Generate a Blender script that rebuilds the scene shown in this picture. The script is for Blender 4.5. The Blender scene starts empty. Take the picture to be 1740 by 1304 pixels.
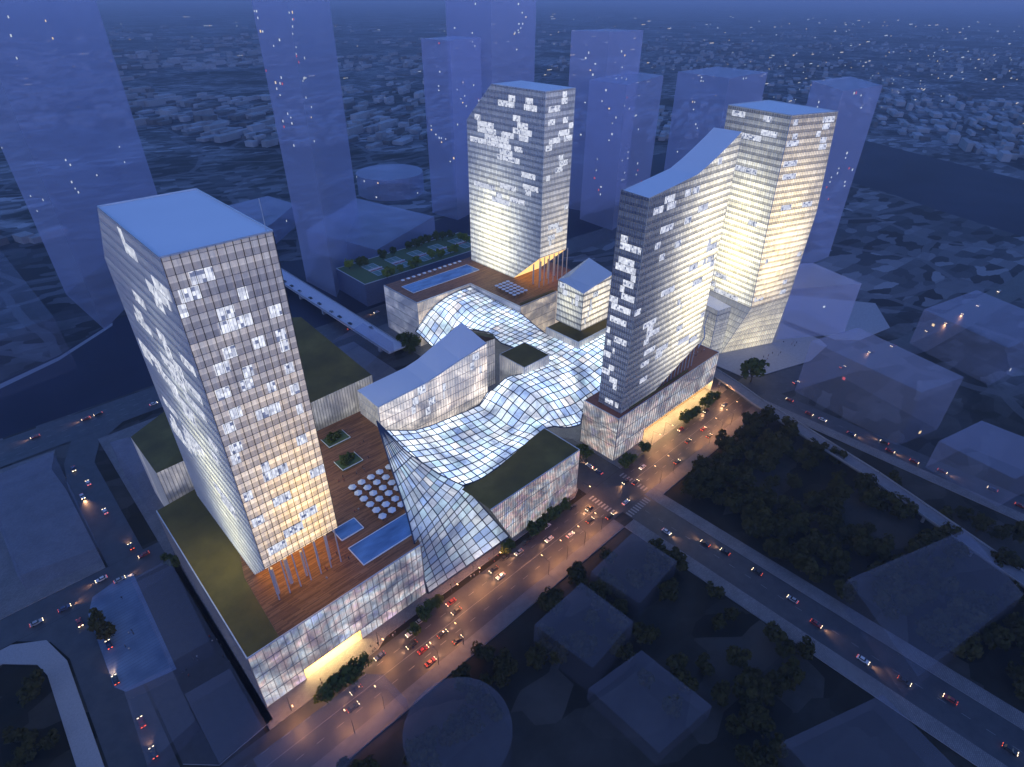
import bpy, bmesh, math, random
from mathutils import Vector, Matrix
R = math.radians
C = bpy.context.scene.collection
SC = bpy.context.scene
rnd = random.Random(7)

# ------------------------------------------------------------------ camera
CAMH = 225.0
PITCH, ROLL, AZ, FPX = R(33.342), R(0.489), R(45.98), 1005.2
def _basis():
    F = Vector((0, math.cos(PITCH), -math.sin(PITCH))); U = Vector((0, math.sin(PITCH), math.cos(PITCH))); X0 = Vector((1, 0, 0))
    r = math.cos(ROLL)*X0 + math.sin(ROLL)*U; u = -math.sin(ROLL)*X0 + math.cos(ROLL)*U
    M = Matrix(((math.sin(AZ), math.cos(AZ), 0), (-math.cos(AZ), math.sin(AZ), 0), (0, 0, 1)))
    return M @ F, M @ u, M @ r
CF, CU, CR = _basis()
cam = bpy.data.cameras.new('camera'); camo = bpy.data.objects.new('camera', cam); C.objects.link(camo)
camo.matrix_world = Matrix(((CR.x, CU.x, -CF.x, 0), (CR.y, CU.y, -CF.y, 0), (CR.z, CU.z, -CF.z, CAMH), (0, 0, 0, 1)))
cam.sensor_fit = 'HORIZONTAL'; cam.sensor_width = 36; cam.lens = 36*FPX/1740
cam.clip_start = 1; cam.clip_end = 60000
SC.camera = camo
def _ray(u, v): return CF*FPX + CR*(u-870) - CU*(v-652)
def P(u, v, z=0.0):      # the point on the level z that the survey pixel (u, v) of the photograph shows
    d = _ray(u, v); t = (z-CAMH)/d.z; return Vector((0, 0, CAMH)) + d*t
def Px(u, v, x):
    d = _ray(u, v); return Vector((0, 0, CAMH)) + d*(x/d.x)
def Py(u, v, y):
    d = _ray(u, v); return Vector((0, 0, CAMH)) + d*(y/d.y)

# ------------------------------------------------------------------ world, sun, exposure
W = bpy.data.worlds.new('World'); SC.world = W; W.use_nodes = True
nt = W.node_tree; bg = nt.nodes['Background']
sky = nt.nodes.new('ShaderNodeTexSky'); sky.sky_type = 'NISHITA'; sky.sun_disc = False
sky.sun_elevation = R(8.0); sky.sun_rotation = R(200); sky.ozone_density = 6; sky.air_density = 1.0; sky.dust_density = 0.3
mx = nt.nodes.new('ShaderNodeMix'); mx.data_type = 'RGBA'; mx.blend_type = 'MULTIPLY'; mx.inputs[0].default_value = 1
mx.inputs[7].default_value = (3.5, 2.15, 2.35, 1)
nt.links.new(sky.outputs[0], mx.inputs[6]); nt.links.new(mx.outputs[2], bg.inputs[0]); bg.inputs[1].default_value = 0.15
sl = bpy.data.lights.new('sun', 'SUN'); sl.energy = 0.12; sl.angle = R(10); sl.color = (0.75, 0.82, 1.0)
so = bpy.data.objects.new('sun', sl); C.objects.link(so); so.rotation_euler = (R(55), 0, R(-75))
SC.view_settings.view_transform = 'Standard'; SC.view_settings.look = 'None'; SC.view_settings.gamma = 1
SC.view_settings.exposure = 0.0
SC.cycles.use_denoising = True
SC.cycles.max_bounces = 6; SC.cycles.diffuse_bounces = 2; SC.cycles.glossy_bounces = 2; SC.cycles.transmission_bounces = 4
SC.cycles.transparent_max_bounces = 24; SC.cycles.volume_bounces = 0
SC.cycles.sample_clamp_indirect = 3.0; SC.cycles.sample_clamp_direct = 0
SC.cycles.volume_step_rate = 8

# ------------------------------------------------------------------ object helpers
def tag(o, label=None, cat=None, group=None, kind=None):
    if label: o['label'] = label
    if cat: o['category'] = cat
    if group: o['group'] = group
    if kind: o['kind'] = kind
    return o
def thing(name, label, cat, loc=(0, 0, 0), rz=0, group=None):
    o = bpy.data.objects.new(name, None); C.objects.link(o); o.location = loc; o.rotation_euler = (0, 0, rz); o.empty_display_size = 1
    return tag(o, label, cat, group)
class MB:
    """collects polygons (with optional UVs and a material slot) for ONE mesh object"""
    def __init__(s): s.v = []; s.f = []; s.uv = []; s.mi = []
    def poly(s, pts, uv=None, mi=0):
        n = len(s.v); s.v += [tuple(p) for p in pts]; s.f.append(tuple(range(n, n+len(pts)))); s.mi.append(mi)
        s.uv += (uv if uv else [(p[0], p[1]) for p in pts]); return s
    def box(s, x0, x1, y0, y1, z0, z1, mi=0, bottom=True):
        a = [(x0, y0, z0), (x1, y0, z0), (x1, y1, z0), (x0, y1, z0), (x0, y0, z1), (x1, y0, z1), (x1, y1, z1), (x0, y1, z1)]
        return s.hexa(a, mi, bottom)
    def hexa(s, a, mi=0, bottom=True):
        a = [Vector(p) for p in a]
        for q in ((0, 1, 5, 4), (1, 2, 6, 5), (2, 3, 7, 6), (3, 0, 4, 7)):
            p = [a[i] for i in q]; L = (p[1]-p[0]).length
            s.poly(p, [(0, p[0].z), (L, p[1].z), (L, p[2].z), (0, p[3].z)], mi)
        s.poly([a[i] for i in (4, 5, 6, 7)], None, mi)
        if bottom: s.poly([a[i] for i in (3, 2, 1, 0)], None, mi)
        return s
    def bar(s, p, q, w, h, up=(0, 0, 1), mi=0):
        p = Vector(p); q = Vector(q); d = q-p
        if d.length < 1e-4: return s
        d.normalize(); u = Vector(up); sd = d.cross(u)
        if sd.length < 1e-3: sd = d.cross(Vector((1, 0, 0)))
        sd.normalize(); u = sd.cross(d); a = sd*(w/2); b = u*(h/2)
        c = [p-a-b, p+a-b, p+a+b, p-a+b, q-a-b, q+a-b, q+a+b, q-a+b]
        for f in ((0, 1, 2, 3), (7, 6, 5, 4), (0, 4, 5, 1), (1, 5, 6, 2), (2, 6, 7, 3), (3, 7, 4, 0)): s.poly([c[i] for i in f], None, mi)
        return s
    def cyl(s, x, y, z0, z1, r0, r1=None, n=8, mi=0, cap=True):
        r1 = r0 if r1 is None else r1
        b = [(x+r0*math.cos(2*math.pi*i/n), y+r0*math.sin(2*math.pi*i/n), z0) for i in range(n)]
        t = [(x+r1*math.cos(2*math.pi*i/n), y+r1*math.sin(2*math.pi*i/n), z1) for i in range(n)]
        for i in range(n): j = (i+1) % n; s.poly([b[i], b[j], t[j], t[i]], None, mi)
        if cap: s.poly(t, None, mi); s.poly(b[::-1], None, mi)
        return s
    def mesh(s, name, mats):
        me = bpy.data.meshes.new(name); me.from_pydata(s.v, [], s.f); 
        for m in (mats if isinstance(mats, (list, tuple)) else [mats]): me.materials.append(m)
        me.polygons.foreach_set('material_index', s.mi)
        l = me.uv_layers.new(name='UVMap'); l.data.foreach_set('uv', [c for uv in s.uv for c in uv])
        me.update(); return me
    def build(s, name, mats, parent=None, loc=None):
        o = bpy.data.objects.new(name, s.mesh(name, mats)); C.objects.link(o)
        if parent: o.parent = parent
        if loc: o.location = loc
        return o
def inst(name, me, parent=None, loc=(0, 0, 0), rz=0, sc=1):
    o = bpy.data.objects.new(name, me); C.objects.link(o); o.location = loc; o.rotation_euler = (0, 0, rz)
    if sc != 1: o.scale = (sc,)*3 if not isinstance(sc, tuple) else sc
    if parent: o.parent = parent
    return o
def struct(name, mb, mat): return tag(mb.build(name, mat), kind='structure')

# ------------------------------------------------------------------ materials
class N:
    """short-hand for building node trees"""
    def __init__(s, name):
        s.m = bpy.data.materials.new(name); s.m.use_nodes = True; s.t = s.m.node_tree; s.t.nodes.clear()
        s.out = s.t.nodes.new('ShaderNodeOutputMaterial')
    def n(s, k, **kw):
        x = s.t.nodes.new('ShaderNode'+k)
        for a, b in kw.items(): setattr(x, a, b)
        return x
    def put(s, sock, v):
        if isinstance(v, bpy.types.NodeSocket): s.t.links.new(v, sock)
        elif isinstance(v, (tuple, list)) and len(v) == 3 and len(getattr(sock, 'default_value', (0,)*3)) == 4: sock.default_value = (*v, 1)
        else: sock.default_value = v
    def math(s, op, a, b=0.0, c=None, clamp=False):
        x = s.n('Math', operation=op); x.use_clamp = clamp; s.put(x.inputs[0], a); s.put(x.inputs[1], b)
        if c is not None: s.put(x.inputs[2], c)
        return x.outputs[0]
    def mix(s, f, a, b, blend='MIX'):
        x = s.n('Mix', data_type='RGBA', blend_type=blend); s.put(x.inputs[0], f); s.put(x.inputs[6], a); s.put(x.inputs[7], b); return x.outputs[2]
    def ramp(s, f, stops, interp='LINEAR'):
        x = s.n('ValToRGB'); x.color_ramp.interpolation = interp; e = x.color_ramp.elements
        while len(e) < len(stops): e.new(0.5)
        for i, (p, c) in enumerate(stops): e[i].position = p; e[i].color = (*c, 1) if len(c) == 3 else c
        s.put(x.inputs[0], f); return x.outputs[0]
    def coord(s, which='Object'): return s.n('TexCoord').outputs[which]
    def geo(s): return s.n('NewGeometry').outputs['Position']
    def mapping(s, v, scale=(1, 1, 1), rot=(0, 0, 0), loc=(0, 0, 0)):
        x = s.n('Mapping'); s.put(x.inputs[0], v); x.inputs[3].default_value = scale; x.inputs[2].default_value = rot; x.inputs[1].default_value = loc; return x.outputs[0]
    def noise(s, v, scale, detail=4, rough=0.5, out='Fac', dist=0):
        x = s.n('TexNoise'); s.put(x.inputs['Vector'], v); x.inputs['Scale'].default_value = scale; x.inputs['Detail'].default_value = detail
        x.inputs['Roughness'].default_value = rough; x.inputs['Distortion'].default_value = dist; return x.outputs[out]
    def white(s, v):
        x = s.n('TexWhiteNoise', noise_dimensions='3D'); s.put(x.inputs[0], v); return x.outputs
    def comb(s, a, b, c=0.0):
        x = s.n('CombineXYZ'); s.put(x.inputs[0], a); s.put(x.inputs[1], b); s.put(x.inputs[2], c); return x.outputs[0]
    def sep(s, v):
        x = s.n('SeparateXYZ'); s.put(x.inputs[0], v); return x.outputs
    def pbr(s, col, rough=0.6, metal=0.0, spec=0.5, em=None, es=0.0, bump=None, bs=0.3, bd=0.1, alpha=1.0):
        x = s.n('BsdfPrincipled'); s.put(x.inputs['Base Color'], col); s.put(x.inputs['Roughness'], rough); s.put(x.inputs['Metallic'], metal)
        s.put(x.inputs['Specular IOR Level'], spec); s.put(x.inputs['Alpha'], alpha)
        if em is not None: s.put(x.inputs['Emission Color'], em); s.put(x.inputs['Emission Strength'], es)
        if bump is not None:
            b = s.n('Bump'); b.inputs['Strength'].default_value = bs; b.inputs['Distance'].default_value = bd; s.put(b.inputs['Height'], bump); s.put(x.inputs['Normal'], b.outputs[0])
        return x.outputs[0]
    def done(s, sh, vol=None):
        s.t.links.new(sh, s.out.inputs[0]); return s.m

def simple(name, col, rough=0.7, metal=0.0, var=0.25, scale=0.6, spec=0.4):
    k = N(name); n1 = k.noise(k.geo(), scale, 5); f = k.math('MULTIPLY_ADD', n1, 2*var, 1-var)
    return k.done(k.pbr(k.mix(1.0, col, k.comb(f, f, f), 'MULTIPLY'), rough, metal, spec))
def glow(name, col, st, sample=False):
    k = N(name); e = k.n('Emission'); k.put(e.inputs[0], col); e.inputs[1].default_value = st
    m = k.done(e.outputs[0]); m.cycles.emission_sampling = 'AUTO' if sample else 'NONE'; return m

M = {}
M['asphalt'] = (lambda k: k.done(k.pbr(k.ramp(k.noise(k.geo(), .15, 8, .65), [(.3, (.035, .036, .042)), (.7, (.065, .064, .07))]), k.math('MULTIPLY_ADD', k.noise(k.geo(), .4, 4), .3, .35), 0, .5)))(N('asphalt'))
def pave_mat():
    k = N('paving'); b = k.n('TexBrick'); k.put(b.inputs[0], k.mapping(k.geo(), (.5, .5, .5))); b.inputs['Scale'].default_value = 1; b.inputs['Mortar Size'].default_value = .03
    b.inputs['Color1'].default_value = (.16, .155, .16, 1); b.inputs['Color2'].default_value = (.22, .21, .21, 1); b.inputs['Mortar'].default_value = (.09, .09, .095, 1)
    n1 = k.noise(k.geo(), .12, 6); f = k.math('MULTIPLY_ADD', n1, .8, .6)
    return k.done(k.pbr(k.mix(1.0, b.outputs[0], k.comb(f, f, f), 'MULTIPLY'), .8))
M['pave'] = pave_mat()
M['darkpave'] = simple('street_side_paving', (.13, .13, .14), .85, 0, .3, .4)
M['kerb'] = simple('kerb_stone', (.3, .3, .32), .8, 0, .2, 1.5)
M['paint'] = simple('road_paint', (.28, .28, .27), .7, 0, .5, 1)
M['concrete'] = simple('concrete', (.36, .36, .38), .8, 0, .2, .5)
M['bridge'] = simple('bridge_deck', (.62, .62, .68), .7, 0, .1, .3)
M['dark'] = simple('dark_metal', (.04, .045, .06), .4, .6, .1)
M['fin'] = simple('aluminium_fin', (.34, .33, .34), .4, .5, .1)
M['finpale'] = simple('pale_fin', (.62, .64, .66), .45, .3, .1)
M['roofpale'] = simple('pale_roof', (.78, .79, .82), .55, 0, .06, .05)
M['green'] = (lambda k: k.done(k.pbr(k.ramp(k.noise(k.geo(), .06, 6, .6), [(.3, (.085, .066, .014)), (.55, (.14, .105, .022)), (.75, (.20, .15, .036))]), .95, bump=k.noise(k.geo(), 2.5, 4), bs=.6)))(N('sedum_roof'))
def deck_mat(name, ang):
    k = N(name); v = k.mapping(k.geo(), (1, 1, 1), (0, 0, ang)); s = k.sep(v)
    row = k.math('FLOOR', k.math('DIVIDE', s[1], .45)); seg = k.math('FLOOR', k.math('DIVIDE', k.math('ADD', s[0], k.math('MULTIPLY', row, 3.7)), 7.0))
    w = k.white(k.comb(row, seg))[0]; gap = k.math('LESS_THAN', k.math('FRACT', k.math('DIVIDE', s[1], .45)), .1)
    lo = k.noise(k.mapping(v, (.05, .5, 1)), 1.0, 5)
    c = k.ramp(k.math('ADD', k.math('MULTIPLY', w, .55), k.math('MULTIPLY', lo, .45)), [(.15, (.13, .047, .017)), (.5, (.26, .105, .04)), (.85, (.40, .18, .075))])
    return k.done(k.pbr(k.mix(k.math('MULTIPLY', gap, .7), c, (.03, .015, .01)), .6, 0, .4))
M['deck'] = deck_mat('timber_deck', 0)
M['poolwater'] = (lambda k: k.done(k.pbr(k.ramp(k.noise(k.mapping(k.geo(), (.04, .12, 1), (0, 0, .5)), 1.6, 3, .5), [(.3, (.015, .05, .16)), (.7, (.10, .24, .52))]), .12, 0, .6, em=(.08, .18, .45), es=.14, bump=k.noise(k.geo(), .8, 4), bs=.25)))(N('pool_water'))
M['river'] = (lambda k: k.done(k.pbr(k.ramp(k.noise(k.geo(), .01, 6), [(.3, (.012, .016, .034)), (.7, (.03, .036, .065))]), .55, 0, .06)))(N('river_water'))
M['plazablue'] = (lambda k: k.done(k.pbr(k.mix(k.math('LESS_THAN', k.math('FRACT', k.math('DIVIDE', k.sep(k.geo())[1], 1.6)), .12), k.ramp(k.noise(k.geo(), .12, 5), [(.3, (.08, .12, .20)), (.7, (.16, .22, .32))]), (.08, .12, .2)), .5)))(N('blue_plaza_paving'))
M['lawn'] = simple('lawn', (.10, .15, .06), .95, 0, .4, .8)
M['court'] = simple('court_surface', (.16, .28, .24), .8, 0, .1, 1)
M['courtred'] = simple('court_red', (.34, .13, .13), .8, 0, .1, 1)
M['line'] = simple('court_line', (.7, .7, .72), .7, 0, .05, 1)
M['white'] = simple('white_fabric', (.72, .76, .82), .8, 0, .08, 1)
M['steel'] = simple('column_steel', (.62, .62, .64), .35, .4, .05)
M['bark'] = simple('bark', (.07, .05, .035), .95, 0, .3, 3)
def leaf(name, a, b):
    k = N(name); f = k.noise(k.coord('Object'), .9, 4, .6); w = k.n('ObjectInfo').outputs['Random']
    c = k.mix(k.math('MULTIPLY_ADD', w, .4, k.math('MULTIPLY', f, .6)), a, b)
    d = k.n('BsdfDiffuse'); k.put(d.inputs[0], c); t = k.n('BsdfTranslucent'); k.put(t.inputs[0], c)
    mm = k.n('MixShader'); mm.inputs[0].default_value = .25; k.t.links.new(d.outputs[0], mm.inputs[1]); k.t.links.new(t.outputs[0], mm.inputs[2])
    return k.done(mm.outputs[0])
M['leafdark'] = leaf('dark_foliage', (.035, .034, .012), (.085, .078, .026))
M['leaf'] = leaf('street_foliage', (.05, .075, .02), (.13, .15, .04))
M['leafbright'] = leaf('lime_foliage', (.12, .17, .025), (.30, .34, .06))
M['ghostwall'] = None
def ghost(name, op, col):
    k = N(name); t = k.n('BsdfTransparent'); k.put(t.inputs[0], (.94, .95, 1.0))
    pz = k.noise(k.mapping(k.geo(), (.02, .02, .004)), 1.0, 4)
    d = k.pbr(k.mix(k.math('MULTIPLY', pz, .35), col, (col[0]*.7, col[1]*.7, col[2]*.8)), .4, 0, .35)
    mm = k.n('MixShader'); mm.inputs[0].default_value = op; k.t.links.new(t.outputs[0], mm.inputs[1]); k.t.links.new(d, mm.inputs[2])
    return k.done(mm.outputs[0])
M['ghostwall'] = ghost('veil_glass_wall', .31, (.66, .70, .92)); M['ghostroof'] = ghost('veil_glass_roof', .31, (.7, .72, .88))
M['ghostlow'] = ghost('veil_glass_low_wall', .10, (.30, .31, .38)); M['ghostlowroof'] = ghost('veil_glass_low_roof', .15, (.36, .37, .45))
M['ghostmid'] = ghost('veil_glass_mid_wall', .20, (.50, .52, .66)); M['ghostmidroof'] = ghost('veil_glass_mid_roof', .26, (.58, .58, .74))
M['ghostwin'] = glow('far_window', (.78, .87, 1.0), .75); M['ghostwinwarm'] = glow('far_warm_window', (1, .75, .45), 1.0); M['ghostwinred'] = glow('far_red_lamp', (1, .2, .3), .5)
M['head'] = glow('headlamp_glass', (1, .78, .48), 6.0); M['tail'] = glow('tail_lamp_glass', (1, .12, .05), 3.0)
M['tyre'] = simple('tyre', (.02, .02, .02), .9); M['carglass'] = simple('car_glass', (.02, .025, .03), .1, 0, .05, 1, .6)
for nm, c in (('carblack', (.02, .02, .024)), ('carwhite', (.65, .65, .66)), ('carsilver', (.34, .35, .37)), ('carred', (.30, .02, .02)), ('carblue', (.03, .05, .14))):
    k = N(nm); b = k.n('BsdfPrincipled'); k.put(b.inputs[0], k.mix(k.math('MULTIPLY', k.noise(k.coord('Object'), 2, 3), .25), c, (.1, .09, .08))); b.inputs['Roughness'].default_value = .35; b.inputs['Coat Weight'].default_value = .6; M[nm] = k.done(b.outputs[0])
for nm, c in (('clothdark', (.03, .03, .035)), ('clothgrey', (.14, .14, .15)), ('clothlight', (.5, .48, .46)), ('clothred', (.3, .06, .05)), ('skin', (.42, .26, .19)), ('hair', (.02, .015, .012))): M[nm] = simple(nm, c, .85)
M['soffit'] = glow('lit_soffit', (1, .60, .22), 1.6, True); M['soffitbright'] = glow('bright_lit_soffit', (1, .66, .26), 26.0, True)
M['warmwall'] = simple('sandstone_wall', (.42, .33, .22), .8, 0, .1, .5)

def facade(name, fh, bay, base, cool, warm, u0, v0, su, sv, amp, amb, frit=.3, run=14.0, dark=.12, seed=0.0, low=.30):
    """curtain wall: UV in metres; random pane brightness plus a broad glow painted into the emission, with a dimmer spandrel strip per storey"""
    k = N(name); uv = k.sep(k.coord('UV')); u, v = uv[0], uv[1]
    iu = k.math('FLOOR', k.math('DIVIDE', u, bay)); iv = k.math('FLOOR', k.math('DIVIDE', v, fh)); fv = k.math('FRACT', k.math('DIVIDE', v, fh)); fu = k.math('FRACT', k.math('DIVIDE', u, bay))
    cu = k.math('MULTIPLY', iu, bay); cv = k.math('MULTIPLY', iv, fh)
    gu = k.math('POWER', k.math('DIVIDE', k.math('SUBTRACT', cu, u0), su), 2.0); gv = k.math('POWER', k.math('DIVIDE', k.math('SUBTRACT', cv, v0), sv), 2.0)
    g = k.math('POWER', 2.718, k.math('MULTIPLY', k.math('ADD', gu, gv), -1.0))  # painted facade glow, fading outward from its centre in pane-sized steps
    w = k.white(k.comb(iu, iv, seed+1.0))[0]
    fl = k.white(k.comb(3.0, iv, seed+2.0))[0]
    rn = k.noise(k.comb(k.math('DIVIDE', cu, run), k.math('MULTIPLY', iv, 3.1), seed), 1.0, 2)
    room = k.math('MULTIPLY_ADD', w, .26, k.math('MULTIPLY_ADD', rn, 1.0, .12))
    strip = k.math('ADD', k.math('MULTIPLY', k.math('GREATER_THAN', fv, frit), .95-low), k.math('MULTIPLY', k.math('GREATER_THAN', fv, .62), -.15)); strip = k.math('ADD', strip, low)
    fine = k.noise(k.mapping(k.coord('UV'), (1.6, .5, 1)), 1.0, 4, .7); fine = k.math('MULTIPLY_ADD', fine, 1.0, .5)
    joint = k.math('GREATER_THAN', fu, .07)
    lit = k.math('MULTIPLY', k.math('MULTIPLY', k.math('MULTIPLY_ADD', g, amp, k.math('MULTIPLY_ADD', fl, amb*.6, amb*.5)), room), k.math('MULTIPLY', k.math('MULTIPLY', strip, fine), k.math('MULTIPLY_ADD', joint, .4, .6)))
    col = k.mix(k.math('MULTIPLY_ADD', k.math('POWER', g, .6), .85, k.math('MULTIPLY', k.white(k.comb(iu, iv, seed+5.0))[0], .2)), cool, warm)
    b = k.mix(k.math('GREATER_THAN', fv, frit), (base[0]*.75, base[1]*.75, base[2]*.78), base)
    b = k.mix(k.math('MULTIPLY', k.math('GREATER_THAN', w, .5), dark), b, (base[0]*.5, base[1]*.5, base[2]*.55))
    m = k.done(k.pbr(b, k.math('MULTIPLY_ADD', w, .2, .18), .25, .6, em=col, es=lit)); m.cycles.emission_sampling = 'FRONT'; return m

def mediawall(name, bay, cool, warm, st, seed=0.0, sc=.05, base=(.42, .42, .45), mottled=.5, band=8.0):
    """translucent glass cladding lit from the rooms behind it: mottled colours, vertical glass planks"""
    k = N(name); uv = k.coord('UV'); s = k.sep(uv); iu = k.math('FLOOR', k.math('DIVIDE', s[0], bay)); fu = k.math('FRACT', k.math('DIVIDE', s[0], bay)); iv = k.math('FLOOR', k.math('DIVIDE', s[1], band))
    vv = k.mapping(uv, (sc, sc*1.4, 1), (0, 0, .25), (seed*3.1, seed*1.7, 0)); n1 = k.noise(vv, 1.0, 6, .62, dist=1.2); n2 = k.noise(k.mapping(uv, (.9, .10, 1), (0, 0, 0), (seed, 0, 0)), 1.0, 4, .7)
    n3 = k.noise(k.mapping(uv, (sc*2.2, sc*2.2, 1), (0, 0, 0), (seed*7, 3, 0)), 1.0, 5, .6, out='Color', dist=.6)
    w = k.white(k.comb(iu, iv, seed))[0]
    lum = k.math('MULTIPLY', k.ramp(n1, [(.36, (.05,)*3), (.5, (.42,)*3), (.62, (1.0,)*3)]), k.math('MULTIPLY_ADD', n2, 1.0, .45))
    lum = k.math('MULTIPLY', lum, k.math('MULTIPLY_ADD', w, .3, .8)); lum = k.math('MULTIPLY', lum, k.math('MULTIPLY_ADD', k.math('GREATER_THAN', fu, .12), .35, .65))
    lum = k.math('MULTIPLY', k.math('ADD', lum, .07), st)
    c = k.mix(k.noise(vv, .6, 3), cool, warm); pal = k.ramp(k.sep(n3)[0], [(.30, (.25, .35, .95)), (.42, (.55, .75, .80)), (.5, (.95, .90, .80)), (.58, (.95, .60, .42)), (.66, (.80, .50, .75)), (.74, (.45, .62, .40))]); c = k.mix(k.math('MULTIPLY', mottled, .8), c, pal)
    m = k.done(k.pbr(base, .35, 0, .5, em=c, es=lum)); m.cycles.emission_sampling = 'FRONT'; return m

def canopy_glass(name, op, st):
    k = N(name); s = k.sep(k.coord('UV')); iu = k.math('FLOOR', s[0]); iv = k.math('FLOOR', s[1]); w = k.white(k.comb(iu, iv)); w2 = k.white(k.comb(iu, iv, 4.0))[0]
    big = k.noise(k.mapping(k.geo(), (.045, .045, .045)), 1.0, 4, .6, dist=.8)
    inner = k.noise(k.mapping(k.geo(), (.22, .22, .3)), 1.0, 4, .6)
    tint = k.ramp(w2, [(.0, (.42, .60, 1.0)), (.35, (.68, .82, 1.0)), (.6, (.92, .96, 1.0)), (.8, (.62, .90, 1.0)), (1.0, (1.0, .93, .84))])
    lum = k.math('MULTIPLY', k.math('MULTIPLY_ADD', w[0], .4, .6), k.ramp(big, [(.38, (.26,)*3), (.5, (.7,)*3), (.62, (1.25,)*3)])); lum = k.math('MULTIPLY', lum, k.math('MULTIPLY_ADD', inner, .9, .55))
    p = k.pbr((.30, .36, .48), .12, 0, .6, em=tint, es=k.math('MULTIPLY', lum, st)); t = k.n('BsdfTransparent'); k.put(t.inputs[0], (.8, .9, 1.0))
    mm = k.n('MixShader'); mm.inputs[0].default_value = op; k.t.links.new(t.outputs[0], mm.inputs[1]); k.t.links.new(p, mm.inputs[2])
    m = k.done(mm.outputs[0]); m.cycles.emission_sampling = 'FRONT'; return m

def litwin(name, col, st):
    k = N(name); uv = k.coord('UV'); s = k.sep(uv); iu = k.math('FLOOR', k.math('DIVIDE', s[0], .9)); w = k.white(k.comb(iu, k.math('FLOOR', k.math('DIVIDE', s[1], 1.3))))[0]
    n1 = k.noise(k.mapping(uv, (1.4, .8, 1)), 1.0, 4, .7); f = k.math('MULTIPLY', k.math('MULTIPLY_ADD', w, .8, .35), k.math('MULTIPLY_ADD', n1, 1.1, .3))
    j = k.math('GREATER_THAN', k.math('FRACT', k.math('DIVIDE', s[0], .9)), .16); f = k.math('MULTIPLY', k.math('MULTIPLY', f, k.math('MULTIPLY_ADD', k.math('GREATER_THAN', w, .12), .75, .25)), k.math('MULTIPLY_ADD', j, .65, .35))
    m = k.done(k.pbr((.5, .5, .52), .3, em=col, es=k.math('MULTIPLY', f, st))); m.cycles.emission_sampling = 'NONE'; return m
M['litwin'] = litwin('lit_office_glass', (.96, .97, .97), 1.0)

# ------------------------------------------------------------------ facade geometry
def plane_uv(pts, ud): p0 = pts[0]; return [((p-p0).dot(ud), p.z) for p in pts]
def clip(pts2, axis, val):
    r = []
    for i in range(len(pts2)):
        a, b = pts2[i], pts2[(i+1) % len(pts2)]
        if (a[axis]-val)*(b[axis]-val) < 0: t = (val-a[axis])/(b[axis]-a[axis]); r.append(a[1-axis]+t*(b[1-axis]-a[1-axis]))
    r.sort(); return [(r[i], r[i+1]) for i in range(0, len(r)-1, 2)]
def curtain(root, pts, mat, bay=2.7, fh=4.0, fin=.22, slab=.35, finmat='fin', slabmat='fin', wall='curtain_wall', fins=True, slabs=True, proud=.22):
    """one wall of a building: glass polygon + vertical fins + storey edges standing proud of it. pts run anticlockwise seen from outside, first edge along the bottom"""
    pts = [Vector(p) for p in pts]
    ud = (pts[1]-pts[0]); ud.z = 0; ud.normalize(); nrm = ud.cross(Vector((0, 0, 1)))
    uv = plane_uv(pts, ud); p0 = pts[0]
    w = MB().poly(pts, uv).build(wall, mat, root)
    def at(u, z, off):
        q = p0+ud*u; return Vector((q.x, q.y, z))+nrm*off
    def depth(u, z):     # actual surface offset for slightly leaning walls (kept zero for upright ones)
        return 0.0
    if slabs:
        m = MB(); z0 = min(p.z for p in pts); z1 = max(p.z for p in pts); z = math.ceil(z0/fh)*fh
        while z < z1:
            for a, b in clip(uv, 1, z+.003):
                if b-a > .3: m.bar(at(a, z, proud*.5), at(b, z, proud*.5), proud, slab)
            z += fh
        m.build('storey_edge', M[slabmat], root)
    if fins:
        m = MB(); u0 = min(a[0] for a in uv); u1 = max(a[0] for a in uv); n = max(2, round((u1-u0)/bay))
        for i in range(n+1):
            u = u0+(u1-u0)*i/n; u = min(max(u, u0+.08), u1-.08)
            for a, b in clip(uv, 0, u):
                if b-a > .5: m.bar(at(u, a, proud*.75), at(u, b, proud*.75), fin, proud*1.5, up=nrm)
        m.build('mullion', M[finmat], root)
    return dict(p0=p0, ud=ud, n=nrm, uv=uv, at=at)
def inside(uv, u, z):
    c = False
    for i in range(len(uv)):
        a, b = uv[i], uv[(i+1) % len(uv)]
        if (a[1] > z) != (b[1] > z) and u < (b[0]-a[0])*(z-a[1])/(b[1]-a[1])+a[0]: c = not c
    return c
def lit(root, f, u0, u1, z, fh, mat='litwin', off=.30):
    if not all(inside(f['uv'], u, zz) for u in (u0, u1) for zz in (z+.3, z+fh-.3)): return
    a = f['at']; p = [a(u0, z+.15, 0), a(u1, z+.15, 0), a(u1, z+fh-.15, 0), a(u0, z+fh-.15, 0)]; d = f['n']*off
    m = MB(); q = [x+d for x in p]
    m.poly(q, [(u0, z), (u1, z), (u1, z+fh), (u0, z+fh)])
    for i in range(4): j = (i+1) % 4; m.poly([p[i], p[j], q[j], q[i]], [(u0, z)]*4)
    m.build('lit_window', M[mat], root)
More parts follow.
